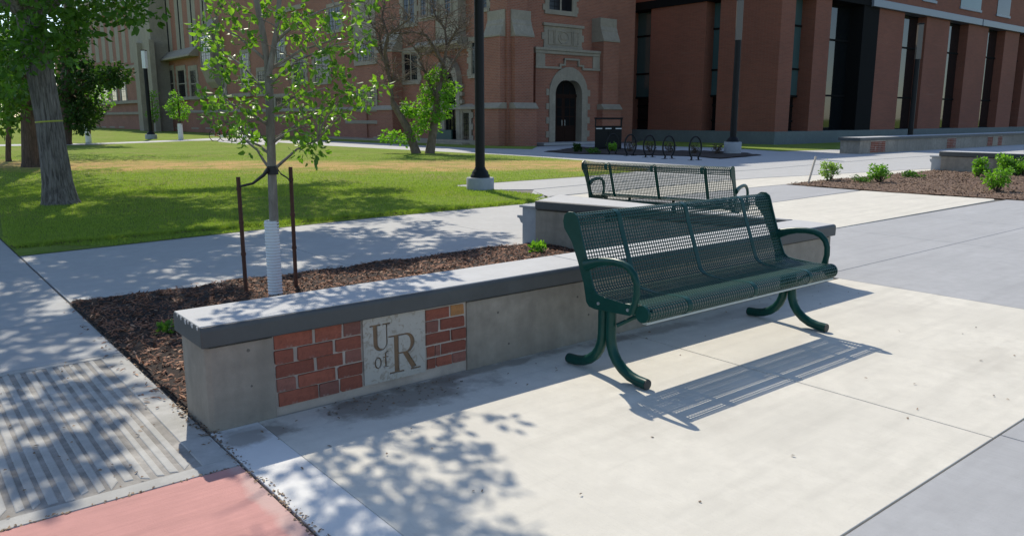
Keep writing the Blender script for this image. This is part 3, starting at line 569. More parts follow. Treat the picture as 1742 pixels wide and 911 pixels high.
# ------------------------------------------------------------------ benches
LB = 1.84
def bench():
    root = thing('bench', (3.875, 2.87, 0), 'green perforated metal bench with curved legs nearest the camera on the light plaza', 'bench', 'green perforated metal benches')
    Yo = 2.87
    key = [(3.165, .795), (3.178, .825), (3.172, .855), (3.148, .872), (3.115, .873), (3.088, .857), (3.076, .83), (3.055, .76), (3.005, .63), (2.962, .515), (2.945, .478), (2.918, .458), (2.88, .449), (2.78, .441), (2.68, .447), (2.60, .452), (2.566, .444), (2.547, .42), (2.547, .395), (2.562, .374), (2.59, .366)]
    def alternating(L):               # bar, hole, bar, hole ... bar
        nh = int((L-.0060)/.0198); bar = .0060; hole = (L-bar*(nh+1))/nh; t = [0]
        for _ in range(nh): t += [t[-1]+bar, t[-1]+bar+hole]
        return t+[L]
    # resample the section at the bars and holes
    def resample(pts, step):
        d = [0]
        for a, b_ in zip(pts, pts[1:]): d.append(d[-1]+math.hypot(b_[0]-a[0], b_[1]-a[1]))
        out = []; ts = alternating(d[-1]); n = len(ts)-1
        # Catmull-Rom through the key points
        for i in range(n+1):
            t = min(ts[i], d[-1]); k = max(j for j in range(len(d)) if d[j] <= t+1e-9); k = min(k, len(pts)-2); u = (t-d[k])/(d[k+1]-d[k])
            P = [pts[max(k-1, 0)], pts[k], pts[k+1], pts[min(k+2, len(pts)-1)]]
            out.append(tuple(.5*((2*P[1][c])+(-P[0][c]+P[2][c])*u+(2*P[0][c]-5*P[1][c]+4*P[2][c]-P[3][c])*u*u+(-P[0][c]+3*P[1][c]-3*P[2][c]+P[3][c])*u**3) for c in (0, 1)))
        return out
    prof = resample(key, .0092); n = len(prof)
    nrm = []
    for i in range(n):
        a, b_ = prof[max(i-1, 0)], prof[min(i+1, n-1)]; dx, dz = b_[0]-a[0], b_[1]-a[1]; l = math.hypot(dx, dz); nrm.append((dz/l, -dx/l))   # towards the underside
    bands = [3.285-3.875, 3.885-3.875, 4.475-3.875]
    edges = [-LB/2+.006]+bands+[LB/2-.006]
    for i in range(4):
        xa, xb = edges[i]+(.014 if i else 0), edges[i+1]-(.014 if i < 3 else 0)
        xs_ = [xa+t for t in alternating(xb-xa)]; nx = len(xs_)-1
        V = np.array([(x_, p[0]-Yo, p[1]) for p in prof for x_ in xs_]); W_ = nx+1; q = []
        for j in range(n-1):
            for k in range(nx):
                if k % 2 == 1 and j % 2 == 1: continue
                q.append((j*W_+k, (j+1)*W_+k, (j+1)*W_+k+1, j*W_+k+1))
        o = npmesh('perforated_panel', V, np.array(q).ravel(), 4, M_green, root)
        s_ = o.modifiers.new('thick', 'SOLIDIFY'); s_.thickness = .0028; s_.offset = 0
    for bx_ in bands:
        m = MB(); V = []
        for i in range(n):
            for x_, of in ((bx_-.018, -.002), (bx_+.018, -.002), (bx_+.018, .003), (bx_-.018, .003)): V.append((x_, prof[i][0]-Yo+nrm[i][0]*of, prof[i][1]+nrm[i][1]*of))
        fs = [(0, 1, 2, 3), ((n-1)*4+3, (n-1)*4+2, (n-1)*4+1, (n-1)*4)]
        for i in range(n-1):
            for k in range(4): fs.append((i*4+k, (i+1)*4+k, (i+1)*4+(k+1) % 4, i*4+(k+1) % 4))
        m.add(V, fs); m.build('rib_band', M_green, root)
    for sx in (-1, 1):
        xo = sx*LB/2
        # end plate: bulb at the top, strip down the back, strip forward under the seat
        back = [(3.185-.002, .79), (3.192, .83), (3.183, .866), (3.15, .886), (3.112, .886), (3.082, .868), (3.068, .835), (3.045, .765), (2.998, .635), (2.952, .512), (2.935, .478), (2.91, .46), (2.86, .452), (2.72, .446), (2.67, .448), (2.655, .43), (2.655, .40), (2.67, .385), (2.93, .372), (2.975, .378), (2.997, .40), (3.02, .50), (3.07, .62), (3.12, .72)]
        m = MB(); m.prism([(y-Yo, z) for y, z in back], xo-.006, xo+.006, 'x'); m.build('end_plate', M_green, root, bevel=.002)
        m = MB(); m.tube([(xo-sx*.012, 2.592-Yo, .41), (xo+sx*.004, 2.592-Yo, .41)], .046, 20); m.build('seat_end_cap', M_green, root, bevel=.003)
        arm = [(3.005, .605), (2.97, .618), (2.92, .634), (2.86, .647), (2.79, .653), (2.73, .650), (2.685, .634), (2.650, .603), (2.632, .56), (2.630, .51), (2.640, .46), (2.655, .42), (2.662, .40)]
        rr = [.034, .030, .025, .021, .020, .020, .020, .020, .020, .020, .020, .021, .022]
        m = MB(); m.tube([(xo+sx*.004, y-Yo, z) for y, z in arm], rr, 14, True, .72); m.build('armrest', M_green, root)
        for (y, z) in ((2.90, .41), (2.685, .415), (2.99, .60)):
            m = MB(); m.tube([(xo, y-Yo, z), (xo+sx*.012, y-Yo, z)], .009, 8); m.build('bolt', M_steel, root)
        xl = xo-sx*.035
        fl = [(2.842, .385), (2.842, .30), (2.842, .235), (2.836, .185), (2.818, .14), (2.788, .10), (2.745, .067), (2.695, .044), (2.64, .033), (2.575, .030)]
        for s2, lab in ((1, 'front'), (-1, 'rear')):
            pts = [(xl, (y if s2 == 1 else 2*2.872-y)-Yo, z) for y, z in fl]
            m = MB(); m.tube(pts, .029, 16); lg = m.build('leg', M_green, root)
            p = pts[-1]; m = MB(); m.tube([(p[0], p[1], p[2]), (p[0], p[1]-s2*.006, p[2])], .0275, 16); m.build('foot_cap', M_gdark, lg)
        m = MB(); m.tube([(xl, 2.842-Yo, .25), (xl, 2.902-Yo, .25)], .008, 8); m.build('leg_bolt', M_steel, root)
        m = MB(); m.tube([(xl, 2.80-Yo, .30), (xl-sx*.06, 2.74-Yo, .345), (xl-sx*.13, 2.66-Yo, .385)], .012, 10); m.build('brace', M_green, root)
        m = MB(); m.box(min(xl-.03, xl+.03), max(xl-.03, xl+.03), 2.79-Yo, 2.96-Yo, .375, .40); m.build('leg_bracket', M_green, root)
    m = MB(); m.box(-LB/2+.01, LB/2-.01, 2.565-Yo, 2.60-Yo, .355, .367); m.build('flange_glint', M_edge, root, bevel=.002)  # strip added for the ground's reflection below the seat roll
    m = MB(); m.tube([(-LB/2+.02, 2.87-Yo, .40), (LB/2-.02, 2.87-Yo, .40)], .016, 10); m.build('seat_rail', M_green, root)
    return root
B1 = bench()
B2 = dup(B1, (7.12, 5.99, 0), R(105)); tag(B2, 'green perforated metal bench seen from behind, beyond the low seat wall')

# ------------------------------------------------------------------ lamp posts
def lamp(loc, label, h=5.7, r=.095, ped=(.27, .24), lum=1.25, rz=0, lm=None):
    t = thing('street_lamp', loc, label, 'street lamp', 'black post lamps', rz)
    m = MB(); pr, ph = ped; m.lathe((0, 0, 0), [(pr, -.04), (pr, ph-.012), (pr-.012, ph)], 28); m.build('pedestal', M_pale, t)
    m = MB(); m.lathe((0, 0, ph), [(r*2.0, 0), (r*2.0, .05), (r*1.75, .06), (r*1.7, .10), (r*1.5, .13), (r*1.15, .17), (r*1.1, .2)], 24); m.build('base_cover', M_black, t)
    m = MB(); m.lathe((0, 0, ph+.19), [(r, 0), (r*.93, h-ph-lum-.19)], 20); m.build('post', M_black, t)
    m = MB(); m.box(-r*.95, r*.95, -r*.95, r*.95, h-lum, h-.06); m.build('lamp_shade', lm or M_lum, t, bevel=.01)
    m = MB(); m.box(-r*1.05, r*1.05, -r*1.05, r*1.05, h-.06, h); m.build('lamp_cap', M_black, t, bevel=.01)
    return t
lamp(tuple(gp(817, 322.5).xy)+(0,), 'tall black lamp post on a round concrete foot at the edge of the lawn')
lamp((25.9, 18.4, 0), 'black lamp post with pale tube head beside the bike racks', 5.75, .125, (.33, .46), 1.5, .7)
lamp((36.9, 15.45+1.2, 0), 'lamp post rising behind the far seat wall before the modern brick building', 5.5, .115, (.3, .42), 1.55, .7)
lamp(tuple(gp(257.5, 236.5).xy)+(0,), 'slim black lamp post far off on the lawn by the old building', 5.6, .13, (.36, .3), 1.15, .7, M_guard)

# ------------------------------------------------------------------ old brick building
XA = 24.6
OB = thing('brick_hall', (24.6, 60, 0), 'old red brick gothic university hall with stone trim along the lawn', 'building')
oo = OB.location.copy()
def P(name, mat, parent=None, bev=0): return None
def bxX(px0, py0, px1, py1, X, out, inn=.3):
    pm = py1*.5 if py0 < 0 else (py0+py1)/2; xm = (px0+px1)/2
    return (X-out, X+inn, oX(px0, pm, X).y, oX(px1, pm, X).y, oX(xm, py1, X).z, oX(xm, py0, X).z)
def stX(name, mat, px0, py0, px1, py1, out, X=XA, par=None, inn=.3, bev=.01):
    return MB(oo).box(*bxX(px0, py0, px1, py1, X, out, inn)).build(name, mat, par or OB, bevel=bev)
def window(par, org, plane, c, a0, a1, z0, z1, lights, mat, fr=.10, sur=.28, rows=1, smat=None, quoin=True, gm=None):
    """stone surround standing proud, frame with mullions, glass set back. plane 'X' faces -X at X=c, 'Y' faces -Y at Y=c"""
    a0, a1 = sorted((a0, a1)); smat = smat or M_stone
    def bx(m, u0, u1, w0, w1, d0, d1):
        return m.box(c+d0, c+d1, u0, u1, w0, w1) if plane == 'X' else m.box(u0, u1, c+d0, c+d1, w0, w1)
    m = MB(org)
    bx(m, a0-sur, a0, z0, z1, -.06, .2); bx(m, a1, a1+sur, z0, z1, -.062, .2); bx(m, a0-sur, a1+sur, z1, z1+sur, -.064, .2); bx(m, a0-sur-.03, a1+sur+.03, z0-sur*.7, z0, -.10, .2)
    if quoin:
        k = 0; z = z0
        while z < z1-.2:
            if k % 2 == 0: bx(m, a0-sur-.14, a0-sur, z, z+.3, -.058, .2); bx(m, a1+sur, a1+sur+.14, z, z+.3, -.058, .2)
            z += .3; k += 1
    wn = m.build('window', smat, par)
    f = MB(org); n = lights; wdt = (a1-a0)/n
    for i in range(n+1):
        u = a0+wdt*i; bx(f, max(a0, u-fr/2), min(a1, u+fr/2), z0, z1, -.03, .12)
    bx(f, a0, a1, z0, z0+fr*.6, -.028, .12); bx(f, a0, a1, z1-fr*.6, z1, -.028, .12)
    for r_ in range(1, rows): bx(f, a0, a1, z0+(z1-z0)*r_/rows-fr/2, z0+(z1-z0)*r_/rows+fr/2, -.02, .1)
    f.build('frame', smat, wn)
    g_ = MB(org)
    for i in range(n): bx(g_, a0+wdt*i+.01, a0+wdt*(i+1)-.01, z0, z1, -.012, .05)
    g_.build('pane', gm or M_glassA, wn)
    f = MB(org)                                              # leaded bars
    for i in range(n):
        u = a0+wdt*(i+.5); bx(f, u-.012, u+.012, z0, z1, -.018, 0)
        for k in range(1, 5): bx(f, a0+wdt*i, a0+wdt*(i+1), z0+(z1-z0)*k/5-.012, z0+(z1-z0)*k/5+.012, -.0175, 0)
    f.build('glazing_bars', M_dark, wn)
    return wn
def winX(px0, py0, px1, py1, lights, X=XA, sur=.28, rows=1, **k):
    pm = py1*.5 if py0 < 0 else (py0+py1)/2; xm = (px0+px1)/2
    return window(OB, oo, 'X', X, oX(px0, pm, X).y, oX(px1, pm, X).y, oX(xm, py1, X).z, oX(xm, py0, X).z, lights, None, sur=sur, rows=rows, **k)
def winY(px0, py0, px1, py1, lights, Y, sur=.28, rows=1, par=None, org=None, **k):
    a, b_ = oY(px0, py0, Y), oY(px1, py1, Y); return window(par or OB, org or oo, 'Y', Y, a.x, b_.x, b_.z, a.z, lights, None, sur=sur, rows=rows, **k)
MB(oo).box(XA, 33.5, 33.6, 150, -.05, 14.0).build('wall', M_brickA, OB)
MB(oo).box(XA-.25, 33.7, 43.2, 150, 14.0, 14.5).build('parapet', M_stone, OB)
# tower at the corner
MB(oo).box(24.5, 34.6, 31.6, 33.55, -.05, 14.2).build('tower_wall', M_brickA, OB)
MB(oo).box(24.52, 34.58, 31.62, 43, 14.2, 18.0).build('tower_top', M_brickA, OB)
MB(oo).box(24.3, 34.8, 31.4, 43.1, 18.0, 18.6).build('parapet', M_stone, OB)
MB(oo).box(24.2, 25.45, 30.3, 31.62, -.05, 18.0).build('corner_pier', M_brickA, OB)
def buttress(x0, x1, y0, y1, zt, side):      # brick shaft, plinth offset, sloped stone cap
    b_ = MB(oo).box(x0, x1, y0, y1, 1.98, zt).build('buttress', M_brickA, OB)
    if side == 'X':
        MB(oo).prism([(x0-.05, zt), (x0-.05, zt+.08), (x0+.16, zt+.55), (x0+.16, zt+.62), (x0+.24, zt+.8), (x0+.24, zt+1.25), (x1+.1, zt+1.25), (x1+.1, zt)], y0-.03, y1+.03, 'y').build('weathering', M_stone, b_, bevel=.01)
        MB(oo).box(x0-.13, x1, y0-.02, y1+.1, -.05, 1.80).build('plinth', M_brickA, b_)
        MB(oo).prism([(x0-.22, 1.80), (x0-.22, 1.86), (x0, 2.1), (x1, 2.1), (x1, 1.80)], y0-.12, y1+.15, 'y').build('string_course', M_stone, b_, bevel=.01)
    else:
        MB(oo).prism([(y0-.05, zt), (y0-.05, zt+.08), (y0+.16, zt+.55), (y0+.16, zt+.62), (y0+.24, zt+.8), (y0+.24, zt+1.25), (y1+.1, zt+1.25), (y1+.1, zt)], x0-.03, x1+.03, 'x').build('weathering', M_stone, b_, bevel=.01)
        MB(oo).box(x0-.1, x1+.13, y0-.13, y1, -.05, 1.80).build('plinth', M_brickA, b_)
        MB(oo).prism([(y0-.22, 1.80), (y0-.22, 1.86), (y0, 2.1), (y1, 2.1), (y1, 1.80)], x0-.12, x1+.16, 'x').build('string_course', M_stone, b_, bevel=.01)
zc = oX(845, 62, 23.9).z
buttress(23.9, 24.4, 30.45, 31.75, zc, 'X')
buttress(24.45, 25.62, 30.0, 30.6, zc, 'Y')
MB(oo).box(23.85, 24.5, 31.85, 43, -.05, .22).build('foundation', M_stone, OB)
# right buttress and porch
pb0, pb1 = oY(1021, 150, 30.9).x, oY(1047, 150, 30.9).x
buttress(pb0, pb1, 30.7, 31.7, oY(1030, 71, 30.7).z, 'Y')
YP = 31.0
pa, pb = oY(911, 150, YP).x, oY(1021, 150, YP).x
zt = oY(960, 88, YP).z; dA, dB = oY(943.5, 200, YP).x, oY(988.5, 200, YP).x; zsp = oY(943, 160, YP).z; zap = oY(965, 138, YP).z
dm = (dA+dB)/2
# porch wall with a pointed arch opening: left jamb, right jamb, wall over the arch
def parch(x0, x1, zs, za, n=10):
    """half-outline of a pointed arch from the left spring to the apex to the right spring"""
    w2 = (x1-x0)/2; hh = za-zs; rr = (w2*w2+hh*hh)/(2*w2); out = []
    cR = x0+rr; a_ap = math.atan2(hh, (x0+w2)-cR)
    for i in range(n+1):
        t = math.pi+(a_ap-math.pi)*i/n; out.append((cR+rr*math.cos(t), zs+rr*math.sin(t)))
    return out+[(x0+x1-p[0], p[1]) for p in out[::-1][1:]]
ar = parch(dA-.42, dB+.42, zsp, zap+.72)
def archwall(m, outline, x0, x1, ztop, y0, y1):
    for (p, q) in zip(outline, outline[1:]): m.prism([p, q, (q[0], ztop), (p[0], ztop)], y0, y1, 'y')
m = MB(oo); m.box(pa, dA-.42, YP, YP+.7, -.05, zt-.9); m.box(dB+.42, pb, YP, YP+.7, -.05, zt-.9); archwall(m, ar, 0, 0, zt-.9, YP, YP+.7); porch = m.build('porch', M_brickA, OB)
m = MB(oo); m.box(pa+.02, pb-.02, YP+.02, YP+.7, zt-.9, zt); m.build('porch_parapet', M_brickA, porch)
m = MB(oo); m.box(pa-.1, pb+.02, YP-.12, YP+.72, zt, zt+.14); m.box(pa-.04, pb-.04, YP-.06, YP+.72, zt-.16, zt); m.build('porch_cornice', M_stone, porch, bevel=.02)
zs_ = oY(930, 115, YP).z; zs2 = oY(985, 104, YP).z; q1, q2 = oY(953, 110, YP).x, oY(990, 110, YP).x
m = MB(oo); m.box(pa-.05, q1, YP-.09, YP, zs_-.05, zs_+.06); m.box(q2, pb+.05, YP-.09, YP, zs_-.05, zs_+.06); m.box(q1-.09, q1+.02, YP-.088, YP, zs_-.05, zs2-.2); m.box(q2-.02, q2+.09, YP-.088, YP, zs_-.05, zs2-.2)
m.box(q1, q1+.32, YP-.086, YP, zs2-.3, zs2-.2); m.box(q2-.32, q2, YP-.086, YP, zs2-.3, zs2-.2); m.box(q1+.24, q1+.33, YP-.084, YP, zs2-.25, zs2+.06); m.box(q2-.33, q2-.24, YP-.084, YP, zs2-.25, zs2+.06); m.box(q1+.24, q2-.24, YP-.087, YP, zs2, zs2+.1); m.build('stepped_moulding', M_stone, porch)
for x0, x1 in ((pa, pa+.62), (pb-.62, pb)): MB(oo).box(x0, x1, YP-.04, YP+.02, zs_+.06, zt-.16).build('corner_stone', M_stone, porch, bevel=.02)
ai = parch(dA, dB, zsp, zap)
m = MB(oo)
for (p, q, r_, s_) in zip(ai, ai[1:], ar, ar[1:]): m.prism([p, q, s_, r_], YP-.06, YP+.5, 'y')
m.box(dA-.42, dA, YP-.06, YP+.5, -.05, zsp); m.box(dB, dB+.42, YP-.06, YP+.5, -.05, zsp)
k = 0; z = .35
while z < zsp:
    if k % 2 == 0: m.box(dA-.62, dA-.42, YP-.04, YP+.1, z, z+.32); m.box(dB+.42, dB+.62, YP-.04, YP+.1, z, z+.32)
    z += .36; k += 1
m.build('door_arch', M_stone, porch)
m = MB(oo); m.prism(ai+[(dB, zsp-.02), (dA, zsp-.02)], YP+.42, YP+.5, 'y'); tr = m.build('transom_window', M_dark, porch)
m = MB(oo); m.box(dA, dB, YP+.36, YP+.45, zsp-.12, zsp+.02)
for i in (1, 2, 3): m.box(dA+(dB-dA)*i/4-.02, dA+(dB-dA)*i/4+.02, YP+.4, YP+.43, zsp, zap-.12-(.35 if i != 2 else 0))
m.build('transom_bar', M_wood, tr)
for (x0, x1) in ((dA+.01, dm-.006), (dm+.006, dB-.01)):
    d_ = MB(oo).box(x0, x1, YP+.40, YP+.47, 0.0, zsp-.12).build('door', M_wood, porch)
    for i in range(2):
        for j in range(3):
            u0 = x0+(x1-x0)*(.12+.42*i); z0 = .95+j*.5
            MB(oo).box(u0, u0+(x1-x0)*.34, YP+.385, YP+.41, z0, z0+.44).build('pane', M_dark, d_)
    MB(oo).box(x0+.1, x1-.1, YP+.38, YP+.41, .15, .75).build('door_panel', M_wood, d_, bevel=.01)
    MB(oo).tube([((x1-.1 if x1 < dm else x0+.1), YP+.36, .95), ((x1-.1 if x1 < dm else x0+.1), YP+.36, 1.25)], .015, 6).build('handle', M_steel, d_)
MB(oo).box(pa-.2, pb+.6, YP-.9, YP+.4, -.05, .10).build('step', M_far, porch)
# tablet and window over the porch
YT = 31.6
p, q = oY(931, 46, YT), oY(983, 80, YT)
m = MB(oo); m.box(p.x-.25, q.x+.25, YT-.05, YT+.05, q.z-.05, p.z+.05); m.box(p.x-.4, p.x-.25, YT-.048, YT, q.z+.25, q.z+.6); m.box(q.x+.25, q.x+.4, YT-.048, YT, q.z+.25, q.z+.6); tb = m.build('tablet', M_stone, OB)
m = MB(oo); m.box(p.x-.35, q.x+.35, YT-.14, YT+.02, p.z+.05, p.z+.2); m.box(p.x-.3, q.x+.3, YT-.09, YT, q.z-.2, q.z-.05); m.build('tablet_moulding', M_stone, tb, bevel=.02)
w_ = q.x-p.x; zz0, zz1 = q.z+.02, p.z-.12
for (f0, f1) in ((.03, .17), (.24, .76), (.83, .97)):      # three raised panel frames
    m = MB(oo)
    m.box(p.x+w_*(f0-.02), p.x+w_*f0, YT-.09, YT-.04, zz0, zz1); m.box(p.x+w_*f1, p.x+w_*(f1+.02), YT-.09, YT-.04, zz0, zz1)
    m.box(p.x+w_*(f0-.01), p.x+w_*(f1+.01), YT-.089, YT-.04, zz1-.06, zz1-.002); m.box(p.x+w_*(f0-.01), p.x+w_*(f1+.01), YT-.089, YT-.04, zz0+.002, zz0+.06)
    m.build('tablet_relief', M_stone, tb)
m = MB(oo); cxx, czz = p.x+w_*.5, (zz0+zz1)/2
m.tube([(cxx+.36*math.cos(t)*1.0, YT-.06, czz+.30*math.sin(t)) for t in np.linspace(0, 6.283, 25)], .035, 6, False); m.prism([(cxx-.18, czz-.1), (cxx+.18, czz-.1), (cxx+.22, czz+.12), (cxx, czz+.2), (cxx-.22, czz+.12)], YT-.085, YT-.04, 'y'); m.build('tablet_emblem', M_stone, tb)
winY(933, -22, 973.5, 22.5, 2, YT, .26, gm=M_glassA)
# left face of the tower
winX(803, 70, 827, 127, 1, 24.5, .24); winX(818, -30, 829.5, 16, 1, 24.5, .22); winX(788, 190, 799.5, 240, 1, 24.5, .2)
# string course, plinth bands along the long face
zsc = 1.9
def band(y0, y1, z0, z1, out, name='string_course', mat=None): return MB(oo).prism([(XA-out, z0), (XA-out, z0+(z1-z0)*.45), (XA-.01, z1), (XA+.1, z1), (XA+.1, z0)], y0, y1, 'y').build(name, mat or M_stone, OB)
band(31.9, 38.0, 1.8, 2.08, .28); band(39.6, 43.6, 1.8, 2.08, .22)
MB(oo).box(XA-.10, XA, 39.7, 43.6, -.05, 1.8).build('plinth', M_brickA, OB)
# bay with the side portal
pA, pB = oX(712, 30, XA-.5), oX(779, 30, XA-.5)
bayY0, bayY1 = pB.y, pA.y
MB(oo).box(XA-.5, XA+.1, bayY0, bayY1, oX(745, 72, XA-.5).z, 14).build('bay', M_stone, OB)
a, b_ = oX(713, 38, XA-.5), oX(741, 71, XA-.5); MB(oo).box(XA-.56, XA-.45, a.y, b_.y, b_.z, a.z).build('brick_panel', M_brickA, OB)
a, b_ = oX(707, 66, XA-.6), oX(781, 74, XA-.6); MB(oo).prism([(XA-.75, b_.z), (XA-.75, b_.z+.12), (XA-.5, b_.z+.38), (XA, b_.z+.38), (XA, b_.z-.2), (XA-.4, b_.z-.2)], b_.y, a.y, 'y').build('bay_cornice', M_stone, OB)
for (x0, y0, x1, y1) in ((716, -30, 726, 30), (732, -30, 743, 26), (757, -30, 767, 24)): winX(x0, y0, x1, y1, 1, XA-.5, .12, quoin=False)
winX(687, -40, 706, 41, 2); winX(688, 90, 711, 138, 2)
winX(608, 70, 637.5, 105, 3, sur=.3); winX(610, 156, 640, 186, 3, sur=.22, quoin=False)
stX('stone_panel', M_stone, 601, -20, 639, 62, .05)
stX('stone_band', M_stone, 590, 205, 645, 210.5, .12)
# gothic side door
a, b_ = oX(757, 120, XA-.1), oX(778.5, 243, XA-.1); cy0, cy1 = b_.y, a.y
zsr = oX(768, 140, XA).z; zapx = oX(768, 122, XA).z
i1 = parch(cy0, cy1, zsr, zapx); i2 = parch(cy0-.35, cy1+.75, zsr, zapx+.75)
m = MB(oo)
for (p, q, r_, s_) in zip(i1, i1[1:], i2, i2[1:]): m.prism([p, q, s_, r_], XA-.35, XA+.1, 'x')
m.box(XA-.2, XA+.1, cy0-.35, cy0, -.05, zsr); m.box(XA-.2, XA+.1, cy1, cy1+.35, -.05, zsr)
k = 0
for z in np.arange(.1, zsr, .4):
    m.box(XA-.18, XA+.1, cy0-.55, cy0-.35, z, z+.2); k += 1
sd = m.build('side_portal', M_stone, OB)
MB(oo).prism(i1+[(cy1, 0), (cy0, 0)], XA-.05, XA+.04, 'x').build('side_door', M_glassC, sd)
m = MB(oo)
for f_ in (0, .33, .66, .97): m.box(XA-.09, XA-.05, cy0+(cy1-cy0)*f_, cy0+(cy1-cy0)*f_+.04, .6, zapx-.3)
m.build('door_bars', M_dark, sd)
a = oX(740, 222, XA-.3); MB(oo).box(XA-.5, XA-.42, cy0+.02, a.y, 0, .72).build('green_panel', M_panelgreen, sd)
MB(oo).box(XA-1.2, XA+.05, 33, 50, -.05, .10).build('foundation', M_stone, OB)
# buttress between the windows
yb0, yb1 = oX(671, 150, XA-.6).y, oX(646, 150, XA-.6).y
def bt(y0, y1, zt, out=.7):
    b2 = MB(oo).box(XA-out, XA+.1, y0, y1, -.05, zt).build('buttress', M_brickA, OB)
    MB(oo).prism([(XA-out-.05, zt), (XA-out-.05, zt+.1), (XA-out+.3, zt+.6), (XA-out+.3, zt+.7), (XA-.1, zt+1.15), (XA+.1, zt+1.15), (XA+.1, zt)], y0-.04, y1+.04, 'y').build('weathering', M_stone, b2)
    MB(oo).prism([(XA-out-.2, 1.8), (XA-out-.2, 1.88), (XA-out, 2.08), (XA, 2.08), (XA, 1.8)], y0-.1, y1+.1, 'y').build('string_course', M_stone, b2)
    MB(oo).box(XA-out-.12, XA, y0-.05, y1+.05, -.05, 1.8).build('plinth', M_brickA, b2)
bt(yb0, yb1, oX(655, 90, XA-.6).z)
# part behind the young tree: recessed brick bays, stone bands, windows
for (x0, y0, x1, y1, n) in ((560, 12, 580, 52, 2), (500, 100, 520, 140, 2), (536, 96, 560, 140, 2), (470, 60, 484, 110, 2), (440, 120, 456, 160, 2), (470, 165, 490, 195, 2), (412, 90, 424, 150, 2)): winX(x0, y0, x1, y1, n, sur=.25)
band(43.7, 88, 1.8, 2.05, .16); MB(oo).box(XA-.08, XA, 45, 125, -.05, 1.8).build('plinth', M_brickA, OB)
stX('stone_band', M_stone, 470, 12, 520, 20, .15); stX('stone_band', M_stone, 500, 183, 560, 188, .14)
# left range: three tall windows, sills, roof strip, striped upper storey
for (x0, x1) in ((285, 296), (304, 315.5), (325, 335.5)): winX(x0, 119, x1, 166, 1, sur=.42, rows=2, gm=M_glassB if False else M_glassA)
winX(373, 80, 381, 160, 1, sur=.4, rows=3)
MB(oo).box(XA-.3, XA+.1, 64, 90, 3.05, 3.35).build('sill_band', M_stone, OB)
for (x0, x1) in ((283, 292), (300, 309), (328, 338), (352, 362), (385, 394)): winX(x0, 197, x1, 217, 1, sur=.2, quoin=False)
ya, yb = oX(278, 100, XA).y, oX(338, 92, XA).y
zr0 = oX(300, 102.5, XA).z
MB(oo).prism([(XA-.9, zr0), (XA-.9, zr0+.15), (XA+.05, zr0+1.0), (XA+.05, zr0)], yb, ya, 'y').build('sloped_coping', M_stone, OB)
MB(oo).box(XA-.85, XA+.05, yb+.1, ya-.1, -.05, zr0).build('lower_wall', M_brickA, OB) if False else None
def strips(pxs, ytop, ybot, mat, name, out): 
    for (x0, x1) in pxs: stX(name, mat, x0, ytop, x1, ybot, out, bev=0)
strips([(279, 291), (299, 312), (320.5, 334), (343, 352)], -60, 95, M_stone, 'stone_strip', .02)
for xc in (285, 305.5, 327, 347.5): stX('slit_window', M_dark, xc-.9, -40, xc+.9, 92, .035, bev=0)
# oriel
a, b_ = oX(339, 56, XA-.9), oX(362, 152, XA-.9); MB(oo).box(XA-.9, XA+.1, b_.y, a.y, oX(350, 150, XA-.9).z+1.4, a.z).build('oriel', M_stone, OB)
a2, b2 = oX(340, 62, XA-.9), oX(360, 117, XA-.9); window(OB, oo, 'X', XA-.9, a2.y, b2.y, b2.z, a2.z, 2, None, sur=.12, rows=2, quoin=False)
zb_ = oX(350, 150, XA-.9).z; MB(oo).prism([(XA-.9, zb_+1.4), (XA-.6, zb_+.5), (XA-.2, zb_), (XA+.1, zb_), (XA+.1, zb_+1.4)], b_.y+.1, a.y-.1, 'y').build('oriel_corbel', M_stone, OB)
MB(oo).prism([(XA-1.05, a.z), (XA-1.05, a.z+.15), (XA, a.z+1.2), (XA, a.z)], b_.y-.1, a.y+.1, 'y').build('oriel_roof', M_stone, OB)
# stone stair pavilion
XS = XA-1.6
a, b_ = oX(228, 100, XS), oX(259, 100, XS); MB(oo).box(XS, XA+.1, b_.y, a.y, -.05, 15.5).build('stone_pavilion', M_stone, OB)
for (x0, x1) in ((229, 236), (250, 257)): a3, b3 = oX(x0, 100, XS-.4), oX(x1, 100, XS-.4); MB(oo).box(XS-.5, XS, b3.y, a3.y, -.05, 9.0).build('stone_buttress', M_stone, OB)
a4, b4 = oX(238, 150, XS), oX(249, 218, XS); MB(oo).prism(parch(b4.y, a4.y, 2.6, 3.9)+[(a4.y, 0), (b4.y, 0)], XS-.03, XS+.05, 'x').build('arched_door', M_wood, OB)
YB = b_.y
for (x0, y0, x1, y1) in ((259.5, 50, 268, 69), (262.5, 72, 270, 96), (253.5, 1, 262, 24), (257, -35, 264, -8)): winX(x0, y0, x1, y1, 1, XA-.05, .15, quoin=False, gm=M_glassB)
# far range left of the pavilion
px = 224.0
strip_x = []
while px > 110: strip_x.append((px-6.0, px)); px -= 11.8
strips(strip_x, -60, 108, M_stone, 'stone_strip', .02)
for (x0, x1) in ((206, 214), (190, 198), (176, 183), (164, 171), (152, 158)): winX(x0, 132, x1, 172, 1, sur=.5, rows=2); winX(x0-2, 199, x1-3, 215, 1, sur=.25, quoin=False)
for (zlo, zhi, o_) in ((3.0, 3.35, .3), (1.7, 2.0, .22), (7.0, 7.3, .3)): MB(oo).box(XA-o_, XA+.1, 93, 150, zlo, zhi).build('stone_band', M_stone, OB)
a, b_ = oX(193, 138, XA-.4), oX(209, 160, XA-.4); 

